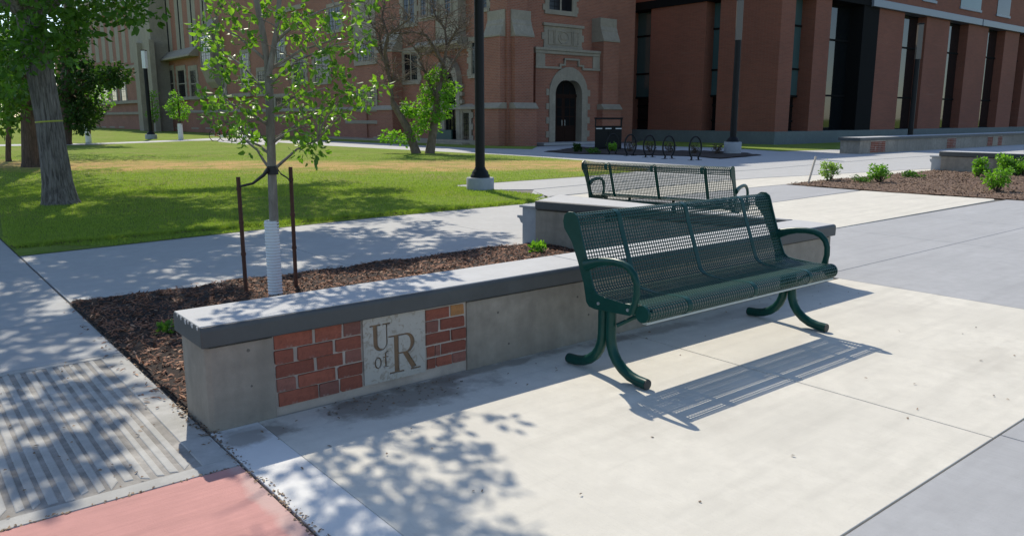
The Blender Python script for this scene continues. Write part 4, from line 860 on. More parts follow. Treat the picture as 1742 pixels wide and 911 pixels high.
# ------------------------------------------------------------------ modern brick building
NX, NY = 36.0, 23.1; H = 11.0
NB = thing('brick_building', (NX, NY, 0), 'modern dark red brick building with tall narrow windows and steel beam', 'building'); no = NB.location.copy()
zpl = .66; zbm = 7.55
MB(no).box(NX+1.3, 90, NY+1.3, 48, -.05, H).build('core_wall', M_dark, NB)
MB(no).box(NX-.06, NX+1.35, NY-.06, 48, -.05, zpl).build('plinth', M_base, NB)
MB(no).box(NX+1.35, 90, NY-.06, NY+1.35, -.05, zpl).build('plinth', M_base, NB)
def zofX(y): return zbm
# west face piers (px at y~120)
def pierX(x0, x1, dpt=1.3, ztop=zbm, X=NX):
    a, b_ = oX(x0, 120, X), oX(x1, 120, X); return MB(no).box(X, X+dpt, b_.y, a.y, zpl, ztop).build('brick_pier', M_brickB, NB)
pierX(1030, 1069); pierX(1105, 1197); MB(no).box(NX, NX+1.3, NY+1.325, oX(1221, 120, NX).y, zpl, zbm).build('brick_pier', M_brickB, NB)
a, b_ = oX(1030, 120, NX), oX(1322, 120, NX)
def upper(): pass
MB(no).box(NX+.05, NX+1.3, NY+.0, 47, zbm+.45, H).build('upper_wall', M_brickB, NB)
MB(no).box(NX+1.35, 90, NY+.05, NY+1.3, zbm+.45, H).build('upper_wall', M_brickB, NB)
MB(no).box(NX-.12, NX+1.3, NY-.1, 47, zbm, zbm+.44).build('steel_beam', M_dark, NB)
def gl(plane, x0, x1, c, z0, z1, gm, par, rows=(0.0, .25, .75)):
    m = MB(no)
    if plane == 'X': y1, y0 = oX(x0, 120, c).y, oX(x1, 120, c).y; m.box(c, c+.06, y0, y1, z0, z1)
    else: y0, y1 = oY(x0, 120, c).x, oY(x1, 120, c).x; m.box(y0, y1, c, c+.06, z0, z1)
    wn = m.build('window', gm, par); m = MB(no); q = (z1-z0)
    for f_ in (0, .28, .72, 1.0):
        z = z0+q*f_
        if plane == 'X': m.box(c-.06, c+.02, y0, y1, z-.05, z+.05)
        else: m.box(y0, y1, c-.06, c+.02, z-.05, z+.05)
    for y in (y0, y1):
        if plane == 'X': m.box(c-.062, c+.02, y-.06, y+.06, z0, z1)
        else: m.box(y-.06, y+.06, c-.062, c+.02, z0, z1)
    m.build('frame', M_dark, wn); return wn
gl('X', 1066, 1118, NX+.75, 1.9+zpl, zbm, M_glassB, NB); gl('X', 1195, 1232, NX+.75, 1.9+zpl, zbm, M_glassB, NB)
gl('X', 1060, 1120, NX+.95, zpl, 2.6, M_glassC, NB); gl('X', 1190, 1240, NX+.95, zpl, 2.6, M_glassC, NB)
# south face: pier fronts and openings (px at y~150)
def pierY(x0, x1, dpt=1.3, z1=zbm, yy=150): a, b_ = oY(x0, yy, NY), oY(x1, yy, NY); return MB(no).box(a.x, b_.x, NY, NY+dpt, zpl, z1).build('brick_pier', M_brickB, NB)
MB(no).box(NX, oY(1345, 150, NY).x, NY, NY+1.32, zpl, zbm).build('brick_pier', M_brickB, NB)
for (x0, x1) in ((1379, 1405), (1483, 1528), (1566, 1605), (1637, 1671), (1700, 1724), (1738, 1765)): pierY(x0, x1)
MB(no).box(NX+1.3, oY(1479, 150, NY).x, NY-.1, NY+1.3, zbm, zbm+.44).build('steel_beam', M_dark, NB)
for (x0, x1) in ((1484, 1671.5), (1673, 1900)): a, b_ = oY(x0, 30, NY-.2), oY(x1, 30, NY-.2); MB(no).box(a.x, b_.x, NY-.25, NY+1.25, zbm-.02, zbm+.40).build('steel_beam', M_beam, NB, bevel=.02)
gl('Y', 1343, 1381, NY+.8, 2.5, zbm, M_glassB, NB); gl('Y', 1343, 1381, NY+1.0, zpl, 2.5, M_glassC, NB)
gl('Y', 1404, 1462, NY+.75, zpl, zbm, M_glassC, NB)
a, b_ = oY(1458, 150, NY), oY(1484, 150, NY); MB(no).box(a.x, b_.x, NY-.05, NY+1.25, zpl, H-1).build('dark_panel', M_dark, NB)
for (x0, x1) in ((1527, 1562), (1604, 1640), (1670, 1700), (1723, 1740)): gl('Y', x0, x1, NY+.55, zpl, zbm, M_glassC, NB)
# upper storey openings above the beam on the south face
for (x0, x1) in ((1570, 1592), (1635, 1670), (1698, 1720)):
    a, b_ = oY(x0, 10, NY), oY(x1, 10, NY); m = MB(no); m.box(a.x, b_.x, NY+.02, NY+.3, zbm+1.0, H-.6); wn = m.build('upper_window', M_glassB if x0 == 1635 else M_glassC, NB); m = MB(no); m.box(a.x-.1, b_.x+.1, NY-.03, NY+.2, zbm+.85, zbm+1.0); m.build('sill', M_beam, wn)
MB(no).box(NX-.1, 90, NY-.1, NY+1.4, H, H+.3).build('parapet', M_dark, NB); MB(no).box(NX-.1, NX+1.4, NY+1.4, 48, H, H+.3).build('parapet', M_dark, NB)

# ------------------------------------------------------------------ trees
def leafcloud(C, Rr, n, size, flat=.75, droop=.3):
    """n leaf blades per cluster centre, each a folded four-point blade"""
    C = np.asarray(C, float); Rr = np.broadcast_to(np.asarray(Rr, float), (len(C),)); k = np.repeat(np.arange(len(C)), n)
    p = RNG.normal(0, 1, (len(k), 3)); p /= np.linalg.norm(p, axis=1)[:, None]; p *= RNG.uniform(.15, 1, len(k))[:, None]**.5; p[:, 2] *= flat
    pos = C[k]+p*Rr[k][:, None]
    d = p+RNG.normal(0, .6, p.shape); d[:, 2] -= droop; d /= np.linalg.norm(d, axis=1)[:, None]
    u = np.cross(d, RNG.normal(0, 1, d.shape)+np.array([0, 0, 1.2])); u /= np.linalg.norm(u, axis=1)[:, None]; nn = np.cross(d, u)
    s = size*RNG.uniform(.55, 1.15, len(k))
    V = np.zeros((len(k), 6, 3))
    V[:, 0] = pos; V[:, 1] = pos+d*(s*.35)[:, None]+u*(s*.30)[:, None]+nn*(s*.06)[:, None]; V[:, 2] = pos+d*(s*.72)[:, None]+u*(s*.22)[:, None]+nn*(s*.04)[:, None]
    V[:, 3] = pos+d*s[:, None]-nn*(s*.1)[:, None]; V[:, 4] = pos+d*(s*.68)[:, None]-u*(s*.24)[:, None]+nn*(s*.04)[:, None]; V[:, 5] = pos+d*(s*.32)[:, None]-u*(s*.28)[:, None]+nn*(s*.06)[:, None]
    base = np.array([[0, 1, 2, 3], [0, 3, 4, 5]])
    return V.reshape(-1, 3), (np.arange(len(k))[:, None, None]*6+base[None]).ravel()
def crown(name, C, Rr, n, size, mat, root, **kw):
    V, F_ = leafcloud(C, Rr, n, size, **kw); V -= np.array(root.location); return npmesh(name, V, F_, 4, mat, root)
def wob(a, b_, n, amp):
    a, b_ = Vector(a), Vector(b_); out = []; L = (b_-a).length
    for i in range(n+1):
        t = i/n; j = amp*L*math.sin(math.pi*t); out.append(a.lerp(b_, t)+Vector((random.uniform(-j, j), random.uniform(-j, j), random.uniform(-j, j)*.5+L*.06*math.sin(math.pi*t))))
    return out

# young staked tree in the mulch bed
base = gp(469, 503); FD = base.x*math.cos(YAW)+base.y*math.sin(YAW)
YT_ = thing('young_tree', tuple(base), 'slim young leafy tree with white corrugated trunk guard in the mulch bed', 'tree'); yo = Vector(base)
tp = [at(x_, y_, FD) for x_, y_ in ((469, 503), (467, 440), (466, 375), (463, 300), (460, 220), (458, 150), (455, 105), (446, 50), (436, 0), (428, -60), (424, -130), (420, -200))]
tr_ = [.036, .036, .036, .034, .033, .031, .026, .023, .021, .018, .013, .007]
trunk = MB(yo).tube(tp, tr_, 12).build('trunk', M_barkY, YT_)
l2 = [at(x_, y_, FD-.03) for x_, y_ in ((457, 130), (464, 90), (471, 50), (475, 0), (484, -70), (490, -150), (494, -220))]
br = MB(yo); br.tube(l2, [.024, .022, .020, .018, .014, .01, .006], 8)
clus = [(350, 160), (380, 165), (365, 195), (400, 190), (420, 182), (345, 45), (375, 30), (390, 62), (360, 82), (395, 100), (375, 112), (400, 132), (420, 62), (440, 22), (410, 20), (500, 22), (520, 15), (560, 30), (600, 10), (630, 8), (490, 62), (520, 60), (545, 50), (570, 76), (600, 45), (625, 66), (500, 100), (530, 105), (560, 96), (590, 80), (492, 130), (520, 140), (560, 126), (580, 120), (540, 165), (570, 172), (600, 178), (626, 160), (505, 172), (485, 192), (520, 200), (550, 200), (580, 192), (500, 226), (530, 232), (548, 214), (412, 222), (432, 240), (392, 220), (425, 140), (440, 165), (480, 30), (460, 12), (610, 150), (640, 150), (355, 60), (385, 5), (360, 178), (415, 205), (590, 160), (535, 250), (515, 262)]
CC = []; RR = []
for (x_, y_) in clus:
    dp = random.uniform(-.55, .5); CC.append(at(x_+random.uniform(-6, 6), y_+random.uniform(-6, 6), FD+dp)); RR.append(random.uniform(.07, .13))
for i in range(120):                                         # the part of the crown above the picture's edge
    z = random.uniform(2.45, 4.35); t = (z-2.4)/2.0; rad = (.72-.28*t)*math.sqrt(random.random()); an = random.uniform(0, 6.283); ax = at(478, -60-120*t, FD)
    CC.append(Vector((ax.x+rad*math.cos(an), ax.y+rad*math.sin(an), z))); RR.append(random.uniform(.07, .13))
# limbs reach towards groups of clusters; twigs reach each cluster
limbs = []
for i, (x_, y_, x2, y2, dd) in enumerate(((461, 245, 520, 215, -.1), (460, 262, 416, 238, .1), (460, 215, 385, 175, -.25), (459, 190, 555, 150, .25), (458, 165, 380, 90, .2), (457, 150, 545, 85, -.3), (456, 120, 600, 60, .15), (455, 105, 365, 40, -.1), (466, 75, 570, 10, -.2), (464, 290, 540, 240, -.2), (465, 295, 390, 212, .3), (462, 240, 600, 170, .3))):
    pp = wob(at(x_, y_, FD), at(x2, y2, FD+dd), 5, .03); limbs.append(pp); br.tube(pp, [.014, .012, .010, .008, .006, .004], 6)
for i in range(16):
    an = i*2.4; z = 2.3+i*.1; a_ = at(440-i*2, -40-i*8, FD); a_ = Vector((a_.x, a_.y, z)); e_ = a_+Vector((math.cos(an)*.45, math.sin(an)*.45, .5)); pp = wob(a_, e_, 5, .03); limbs.append(pp); br.tube(pp, [.012, .010, .009, .007, .005, .003], 6)
allp = [q for l in limbs for q in l]+tp[3:]
for c in CC:
    low = [q for q in allp if q.z < c.z+.02] or allp
    q = min(low, key=lambda v: (v-c).length); br.tube(wob(q, c, 3, .04), [.005, .004, .003, .002], 5, False)
br.build('branches', M_barkY, YT_)
crown('leaves', [tuple(c) for c in CC[:len(clus)]], RR[:len(clus)], 29, .060, M_leafY, YT_, flat=.8, droop=.35)
crown('leaves', [tuple(c) for c in CC[len(clus):]], RR[len(clus):], 15, .08, M_leafY, YT_, flat=.8, droop=.35)
# corrugated guard
m = MB(yo); g0, g1 = tp[0].copy(), tp[2].copy(); prof = []; nR = 26; hg = g1.z
for i in range(nR*4+1): prof.append((.055+.0035*math.sin(i*math.pi/2), hg*i/(nR*4)))
m.lathe((g0.x, g0.y, 0), prof, 22); m.build('trunk_guard', M_guard, YT_)
# stakes and strap
sL0, sL1 = gp(419, 503), None
S1 = thing('tree_stake', tuple(gp(419, 500)), 'rusty steel stake left of the young tree', 'stake', 'rusty stakes beside the young tree'); a = Vector(S1.location); fd = a.x*math.cos(YAW)+a.y*math.sin(YAW); t1 = at(405, 301, fd)
MB(a).tube([a-Vector((0, 0, .05)), t1], .017, 4).build('stake_bar', M_rust, S1)
S2 = thing('tree_stake', tuple(gp(504, 492)), 'rusty steel stake right of the young tree', 'stake', 'rusty stakes beside the young tree'); b_ = Vector(S2.location); fd2 = b_.x*math.cos(YAW)+b_.y*math.sin(YAW); t2 = at(494, 284, fd2)
MB(b_).tube([b_-Vector((0, 0, .05)), t2], .017, 4).build('stake_bar', M_rust, S2)
for S_, a_, t_ in ((S1, a, t1), (S2, b_, t2)):
    for f_ in (.35, .62, .9): q = a_.lerp(t_, f_); MB(a_).tube([q-Vector((0, 0, .012)), q+Vector((0, 0, .012))], .021, 6).build('stake_notch', M_rust, S_)
ST = thing('tree_tie', tuple(at(463, 288, FD)), 'black strap tying the young tree trunk to its stakes', 'strap'); s0 = Vector(ST.location)
q1 = a.lerp(t1, .92); mid_ = at(464, 290, FD); m = MB(s0)
m.tube([q1, at(412, 316, (fd+FD)/2), at(430, 312, (fd+FD)/2), at(448, 298, FD-.02), at(456, 288, FD-.045)], [.010, .010, .011, .015, .02], 6, True, .5); m.build('strap', M_strap, ST)
q2 = b_.lerp(t2, .88); MB(s0).tube([at(470, 284, FD-.03), at(478, 296, (FD+fd2)/2), at(488, 302, (FD+fd2)/2), q2], .008, 6, True, .5).build('strap', M_strap, ST)
MB(s0).tube([mid_-Vector((0, 0, .03)), mid_+Vector((0, 0, .035))], .042, 12).build('strap_wrap', M_strap, ST)

# big ridged trunk at left; its unseen crown above the frame is shaped to shade path, walk and lawn
TA = thing('shade_tree', tuple(gp(103, 347)), 'large tree with ridged grey trunk and yellow tape nearest on the lawn at left', 'tree'); ta = Vector(TA.location)
fdA = ta.x*math.cos(YAW)+ta.y*math.sin(YAW)
tpA = [at(x_, y_, fdA) for x_, y_ in ((104, 352), (102, 340), (98, 310), (91, 260), (84, 210), (73, 150), (62, 90), (52, 30), (42, -40), (32, -140), (26, -260))]
wA = [.30, .255, .215, .195, .187, .187, .19, .195, .18, .16, .14]
def flute(o, k, amp):       # furrowed bark relief on the trunk
    pass
def fluted(pts, rad, org, parent, mat, seg=72, sub=10, depth=.05):
    P = []; Q = []
    for i in range(len(pts)-1):
        for k in range(sub): P.append(pts[i].lerp(pts[i+1], k/sub)); Q.append(rad[i]+(rad[i+1]-rad[i])*k/sub)
    mb = MB(org); mb.tube(P, Q, seg); ph = [random.uniform(0, 6.28) for _ in range(8)]
    for i, c in enumerate(P):
        c = c-Vector(org); z = c.z
        for k in range(seg):
            j = i*seg+k; t = 2*math.pi*k/seg
            d = abs(math.sin(9*t+ph[0]+.9*math.sin(z*2.1+ph[1])+.6*math.sin(5*t+z*3+ph[2])))+.5*abs(math.sin(17*t+ph[3]+1.1*math.sin(z*3.3+ph[4])))+.3*math.sin(2*t+ph[5]+z)
            if z < .35: d += (.35-z)*2.2*(.6+.5*math.sin(5*t+ph[6]))
            v = Vector(mb.v[j])-c; mb.v[j] = tuple(c+v*(1+depth*(d-.8)))
    return mb.build('trunk', mat, parent)
fluted(tpA, wA, ta, TA, M_bark, depth=.065)
ty = at(83.6, 207, fdA); dr = (tpA[5]-tpA[4]).normalized()
MB(ta).tube([ty-dr*.012, ty+dr*.012], .199, 28, False).build('tape_band', M_yellow, TA)
def lump(x_, y_, f):         # smooth pseudo-random field, about -1..1
    return (math.sin(f*1.7*x_+1.3*math.sin(f*1.1*y_+.7))+math.sin(f*1.3*y_-f*.9*x_+2.1*math.sin(f*.8*x_+1.9))+.7*math.sin(f*2.9*x_+f*2.3*y_+.4))/2.2
def shade(x_, y_):
    """shade wanted on the ground at (x, y); decides where leaf clumps go"""
    if x_ < .95 and 4.9 < y_ < 9.3: return .75 if lump(x_, y_*.8, 3.0) > .0 else .03
    if -1.2 < x_ < .80 and 3.3 < y_ <= 4.9: return .8 if abs(x_-.1-(y_-4.1)*.35) > .27 and lump(x_, y_, 3.4) > -.1 else .01
    if .9 <= x_ < 3.0 and 6.5 < y_ < 9.5: return 1.0 if lump(x_, y_*1.4, 3.4) > -.15 else .02
    if 3.0 <= x_ < 4.6 and 6.4 < y_ < 9.2: return .9 if lump(x_, y_*1.4, 3.2) > -.15 else .05
    if 4.6 <= x_ < 5.8 and 6.5 < y_ < 9.0: return .8 if lump(x_, y_*1.4, 3.0) > .35 else 0
    if 1.0 <= x_ < 2.1 and 4.9 < y_ <= 6.5: return .45
    if 1.0 <= x_ < 6.8 and 9.5 <= y_ < 12.8: return .8 if lump(x_, y_, 1.7) > -.15 else .05
    if 1.0 <= x_ < 7.8 and 12.8 <= y_ < 15.8: return .7 if lump(x_, y_, 1.5) > -.05 else .03
    if -4 < x_ < 3.2 and 15.8 <= y_ < 19.5: return .6 if lump(x_, y_, 1.2) > -.05 else .03
    if -3 < x_ < 1 and 9.3 <= y_ < 15.8: return .5
    return 0
cA = []; rA = []  # unseen leaf clumps, added where their shadows land on the wanted ground
for q_ in range(1750):
  for _t in range(400):
    gx, gy = (random.uniform(-2, 6), random.uniform(3, 9.5)) if q_ < 600 else (random.uniform(-3, 8), random.uniform(9.5, 19.5))
    if random.random() > shade(gx, gy): continue
    near = gy < 9.5
    z = random.uniform(3.8, 5.0) if gy < 5 else random.uniform(4.4, 6.6) if near else random.uniform(5.2, 9.0)
    cA.append((gx+.30*z, gy+.93*z, z)); rA.append(random.uniform(.18, .30) if near else random.uniform(.3, .5)); break
crown('crown', cA, rA, 36, .15, M_leafA, TA)
vis = [(15, 15), (45, 20), (75, 10), (100, 25), (125, 15), (20, 50), (50, 55), (85, 50), (112, 52), (10, 90), (35, 92), (62, 80), (95, 80), (150, 20), (175, 8), (5, 130), (20, 125), (140, 45), (205, 6), (225, 15), (240, 22), (30, 5), (70, 70), (100, 95)]
crown('crown', [tuple(at(x_, y_, fdA+random.uniform(-1.6, 1.2))) for x_, y_ in vis], .38, 75, .13, M_leafA, TA)
lb = MB(ta)
for i in range(0, len(cA), 9):
    c = Vector(cA[i]); s_ = tpA[random.choice((7, 8, 9, 10))]; lb.tube(wob(s_, c, 6, .05), [.10, .085, .07, .05, .035, .02, .01], 7, False)
lb.build('limbs', M_bark, TA)

def tree_px(name, px0, py0, label, width, leanpx, H_, mat, clumps, cr, n, size, lmat, group=None, cdepth=1.2, cat='tree', hidden=None, bmat=M_barkR):
    b0 = gp(px0, py0); fd_ = b0.x*math.cos(YAW)+b0.y*math.sin(YAW); t = thing(name, tuple(b0), label, cat, group); o_ = Vector(b0)
    top = at(px0+leanpx, 199-(H_-1.4)/fd_*1325, fd_); top.z = H_
    MB(o_).tube([o_-Vector((0, 0, .05)), o_+Vector((0, 0, .15)), o_.lerp(top, .3), o_.lerp(top, .65), top], [width*.65, width*.54, width*.5, width*.42, width*.2], 12).build('trunk', bmat, t)
    if clumps:
        cs = [tuple(at(x_, y_, fd_+random.uniform(-cdepth, cdepth))) for x_, y_ in clumps]
        crown('crown', cs, cr, n, size, lmat, t)
        for c in cs[::2]:
            c = Vector(c); k = max(.15, min(.9, (c.z-.8)/H_)); MB(o_).tube(wob(o_.lerp(top, k), c, 4, .05), [width*.16, width*.13, width*.1, width*.06, width*.03], 6, False).build('limb', bmat, t)
    if hidden: crown('crown', hidden, 1.0, 60, .22, lmat, t)
    return t
# brown trunk behind, dark low-branched tree, thin left tree
tD = tree_px('shade_tree', 57, 284, 'brown-trunked tree with yellow tape behind the large ridged tree', .52, -12, 9, M_barkR, [(12, 100), (30, 130), (15, 160), (5, 185), (38, 165), (25, 110), (40, 140), (8, 140), (28, 150), (45, 105), (20, 60), (40, 70), (8, 40), (3, 80), (33, 90), (18, 115), (3, 150), (22, 185), (42, 185), (15, 205)], .62, 130, .18, M_leafA, None, 1.5, hidden=[(3+random.uniform(-3, 4), 27+random.uniform(-3, 3), random.uniform(6, 10)) for _ in range(35)])
o_ = Vector(tD.location); q = o_+Vector((0, 0, 2.0)); MB(o_).tube([q, q+Vector((0, 0, .05))], .27, 20, False).build('tape_band', M_yellow, tD)
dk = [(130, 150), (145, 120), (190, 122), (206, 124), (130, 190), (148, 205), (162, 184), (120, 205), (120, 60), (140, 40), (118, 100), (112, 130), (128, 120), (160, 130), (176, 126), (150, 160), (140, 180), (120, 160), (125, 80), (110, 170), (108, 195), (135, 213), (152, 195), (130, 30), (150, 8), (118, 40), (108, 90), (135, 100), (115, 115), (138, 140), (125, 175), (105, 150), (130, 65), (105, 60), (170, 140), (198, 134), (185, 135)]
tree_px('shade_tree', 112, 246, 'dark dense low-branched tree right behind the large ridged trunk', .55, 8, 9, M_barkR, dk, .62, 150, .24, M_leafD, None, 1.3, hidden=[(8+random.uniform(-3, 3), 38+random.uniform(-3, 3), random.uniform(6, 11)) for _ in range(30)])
lt = [(150, 170), (165, 160), (175, 172), (158, 188), (150, 200), (172, 150), (140, 200), (148, 150)]
tree_px('small_tree', 151, 243, 'small tree with white trunk guard by the far path, under dark boughs', .22, 0, 3.6, M_barkY, lt, .62, 80, .2, M_leafB, 'young lawn trees', .8)
tree_px('small_tree', 15, 275, 'thin-trunked tree at the far left edge of the lawn', .15, 0, 4.5, M_barkR, [(5, 110), (20, 120), (10, 150), (22, 160), (5, 185), (16, 190), (28, 140)], .5, 75, .15, M_leafA, 'young lawn trees', .8)
tree_px('small_tree', 308, 237.5, 'small round-crowned tree with pale trunk guard right of the far lamp post', .13, -6, 3.1, M_barkY, [(297, 160), (293, 172), (303, 168), (310, 178), (315, 190), (300, 185), (292, 190), (305, 198), (312, 200), (298, 178), (287, 182), (318, 184), (296, 196)], .28, 60, .16, M_leafB, 'young lawn trees', .35)
tree_px('small_tree', 261, 226, 'narrow small tree half hidden behind the far lamp post', .13, -3, 3.6, M_barkY, [(256, 165), (262, 175), (265, 185), (258, 190), (266, 195), (260, 203), (254, 195), (262, 160)], .38, 55, .2, M_leafB, 'young lawn trees', .4)
for t_, (x_, y_) in (('a', (151, 243)), ('b', (308, 237.5))):
    b0 = gp(x_, y_); par = [o for o in col.objects if o.name.startswith('small_tree') and (o.location-b0).length < .3][0]
    MB(b0).lathe(tuple(b0), [(.16, -.04), (.15, 1.0)], 14).build('trunk_guard', M_guard, par)
# two-trunk tree with bare twigs and bright sucker shoots
b0 = gp(718, 261); TT = thing('twin_trunk_tree', tuple(b0), 'half bare twin-trunk tree with bright green shoots before the old hall', 'tree'); tt = Vector(b0); fdT = b0.x*math.cos(YAW)+b0.y*math.sin(YAW)
A_ = lambda x_, y_, d=0: at(x_, y_, fdT+d)
m = MB(tt)
m.tube([A_(709, 264), A_(703, 245), A_(694, 220), A_(680, 195), A_(668, 175)], [.20, .165, .15, .13, .12], 12); m.build('trunk', M_barkB, TT)
m = MB(tt); m.tube([A_(731, 262), A_(735, 235), A_(740, 205), A_(744, 170), A_(748, 140)], [.20, .16, .145, .13, .11], 12); m.build('trunk', M_barkB, TT)
m = MB(tt)
skel = [[(668, 175), (665, 150), (660, 120), (650, 95), (640, 80), (620, 75)], [(665, 150), (668, 130)], [(660, 120), (655, 85), (660, 60), (680, 45), (700, 30)], [(650, 95), (645, 60), (632, 40), (620, 10)], [(748, 140), (755, 110), (760, 80), (757, 50), (762, 20)], [(748, 140), (765, 120), (780, 90), (800, 70)], [(755, 110), (740, 85), (725, 60), (705, 55), (670, 58)], [(760, 80), (775, 55), (790, 40)], [(740, 85), (715, 95), (700, 75), (690, 80)], [(744, 170), (730, 140), (722, 120), (712, 100)], [(660, 60), (650, 30), (655, 0)], [(757, 50), (740, 25), (735, 0)]]
for s_ in skel:
    dd = random.uniform(-1, 1); pts = [A_(x_, y_, dd*i/len(s_)) for i, (x_, y_) in enumerate(s_)]; r0 = .085 if s_[0][1] > 100 else .05
    m.tube(pts, list(np.linspace(r0, .02, len(pts))), 7, False)
    for i in range(34):
        k = random.randrange(1, len(pts)); q = pts[k].lerp(pts[k-1], random.random()); e_ = q+Vector((random.gauss(0, .55), random.gauss(0, .55), random.uniform(-.1, .8))); m.tube(wob(q, e_, 3, .08), [.014, .011, .009, .006], 4, False)
        for _ in range(2): f_ = q.lerp(e_, random.uniform(.4, 1)); m.tube(wob(f_, f_+Vector((random.gauss(0, .3), random.gauss(0, .3), random.uniform(0, .4))), 2, .08), [.009, .007, .005], 4, False)
m.build('bare_branches', M_barkB, TT)
sh = [(690, 238), (672, 234), (705, 228), (715, 190), (722, 205), (735, 130), (745, 125), (728, 150), (722, 165), (760, 160), (765, 175), (755, 190), (740, 150), (768, 150), (745, 200), (730, 190), (718, 215), (738, 215), (702, 192), (695, 180), (750, 175), (725, 178), (712, 212), (660, 232), (735, 168), (758, 145), (690, 188), (742, 140)]
crown('shoots', [tuple(A_(x_, y_, random.uniform(-.5, .5))) for x_, y_ in sh], [random.uniform(.24, .36) for _ in sh], 90, .15, M_leafB, TT)

# distant trees beyond the lawn at far left and the trees over the street behind, seen only in window glass
bt_ = [((-12, 70), 9, M_leafA), ((-2, 85), 11, M_leafD), ((6, 100), 10, M_leafD), ((-20, 100), 12, M_leafA), ((3, 62), 6, M_leafD), ((12, 120), 12, M_leafA)]
for i, ((x_, y_), h_, lm) in enumerate(bt_):
    lab = ['broad green tree far back at the left edge', 'tall dark tree far back beyond the thin-trunked tree', 'dark tree far back left of the old hall', 'tallest pale tree at the far left horizon', 'low dark tree beyond the far path at left', 'farthest green tree at the end of the old hall'][i]
    t = thing('background_tree', (x_, y_, 0), lab, 'tree', 'trees far beyond the lawn'); MB((x_, y_, 0)).tube([(x_, y_, -.1), (x_+.1, y_, h_*.4), (x_-.1, y_+.1, h_*.8)], [.35, .28, .1], 8).build('trunk', M_barkR, t)
    cs = []
    for k in range(70):
        v_ = Vector((random.gauss(0, 1), random.gauss(0, 1), random.gauss(0, 1))).normalized()*random.uniform(.45, 1); cs.append((x_+v_.x*h_*.38, y_+v_.y*h_*.38, h_*.56+v_.z*h_*.44))
    crown('crown', cs, h_*.11, 60, .42, lm, t)

# ------------------------------------------------------------------ shrubs and weeds
def bush(px0, py0, hpx, wpx, label, lmat, n=26, leaf=.06, group='shrubs in the soil bed', name='shrub', stems=9, tall=1.0):
    b0 = gp(px0, py0); d = b0.x*math.cos(YAW)+b0.y*math.sin(YAW); h = hpx/1325*d*1.02; wd = wpx/1325*d/2
    t = thing(name, tuple(b0), label, 'shrub', group); o_ = Vector(b0); m = MB(o_); cs = []
    for i in range(stems*3):
        an = random.uniform(0, 6.283); rr = wd*math.sqrt(random.random())*.85; z = h*random.uniform(.25, .93); c = o_+Vector((math.cos(an)*rr, math.sin(an)*rr, z)); cs.append(tuple(c))
        if i < stems*2: m.tube(wob(o_+Vector((math.cos(an)*.02, math.sin(an)*.02, -.02)), c, 3, .06), [.008, .006, .005, .003], 5, False)
    m.build('stems', M_barkR, t); crown('foliage', cs, max(.04, wd*.32), n, leaf, lmat, t); return t
bush(1410, 308, 33, 34, 'pale green shrub beside the leaning cream stake', M_leafP, 22, .06)
bush(1497, 311, 31, 38, 'green shrub in the middle of the soil bed', M_leafB, 26, .06)
bush(1466, 311, 10, 34, 'low tuft just left of the middle shrub', M_leafA, 18, .05, stems=5)
bush(1553, 303, 9, 36, 'low spreading tuft between the middle shrub and the seat wall', M_leafA, 18, .06, stems=6)
bush(1663, 302, 32, 30, 'slim shrub against the left part of the seat wall at right', M_leafB, 26, .07)
bush(1696, 327, 42, 44, 'bright green shrub nearest the camera in the soil bed', M_leafB, 30, .06)
bush(1711, 298, 34, 36, 'green shrub standing behind the nearest bright shrub', M_leafB, 26, .07)
bush(1744, 300, 30, 36, 'shrub cut off by the right edge of the picture', M_leafB, 26, .07)
bush(982, 259, 14, 14, 'small dark green shrub at the left end of the rack bed', M_leafD, 24, .08, 'shrubs by the bike racks')
bush(1009, 261, 8, 22, 'flat green tuft in front of the bin station', M_leafA, 20, .08, 'shrubs by the bike racks', stems=5)
bush(1040, 258, 14, 22, 'rounded green shrub under the first bike rack hoop', M_leafB, 24, .08, 'shrubs by the bike racks')
M_twig = leafmat('dry_twig_leaf', (.05, .035, .022), (.10, .07, .04), .2)
for (x_, y_, lab) in ((1072, 258, 'bare twiggy shrub behind the second bike rack hoop'), (1106, 259, 'bare twiggy shrub behind the third bike rack hoop'), (1139, 260, 'bare twiggy shrub behind the fourth bike rack hoop'), (1182, 262, 'bare twiggy shrub behind the last bike rack hoop'), (1218, 262, 'bare twiggy shrub left of the lamp foot at the racks')): bush(x_, y_, 17, 22, lab, M_twig, 8, .06, 'shrubs by the bike racks', stems=10)
def weed(px0, py0, wpx, lab, hh=.09, lm=M_leafB):
    b0 = gp(px0, py0); d = b0.x*math.cos(YAW)+b0.y*math.sin(YAW); t = thing('weed', tuple(b0), lab, 'weed', 'weeds in the mulch'); wd = wpx/1325*d/2
    cs = [(b0.x+random.gauss(0, wd*.55), b0.y+random.gauss(0, wd*.55), random.uniform(.02, hh)) for _ in range(max(4, int(wpx/2.6)))]
    crown('foliage', cs, .04, 9, .055, lm, t, droop=-.3)
    m = MB(b0)
    for c in cs[:9]: m.tube([b0, Vector(b0).lerp(Vector(c), .5)+Vector((0, 0, .02)), c], .0025, 4, False)
    m.build('stems', M_leafB, t)
weed(920, 431, 34, 'green weed in the mulch near the grey end post'); weed(1022, 416, 50, 'green weed in the mulch seen through the front bench'); weed(284, 570, 9, 'small grassy weed at the left end of the front wall', .07, M_leafA)

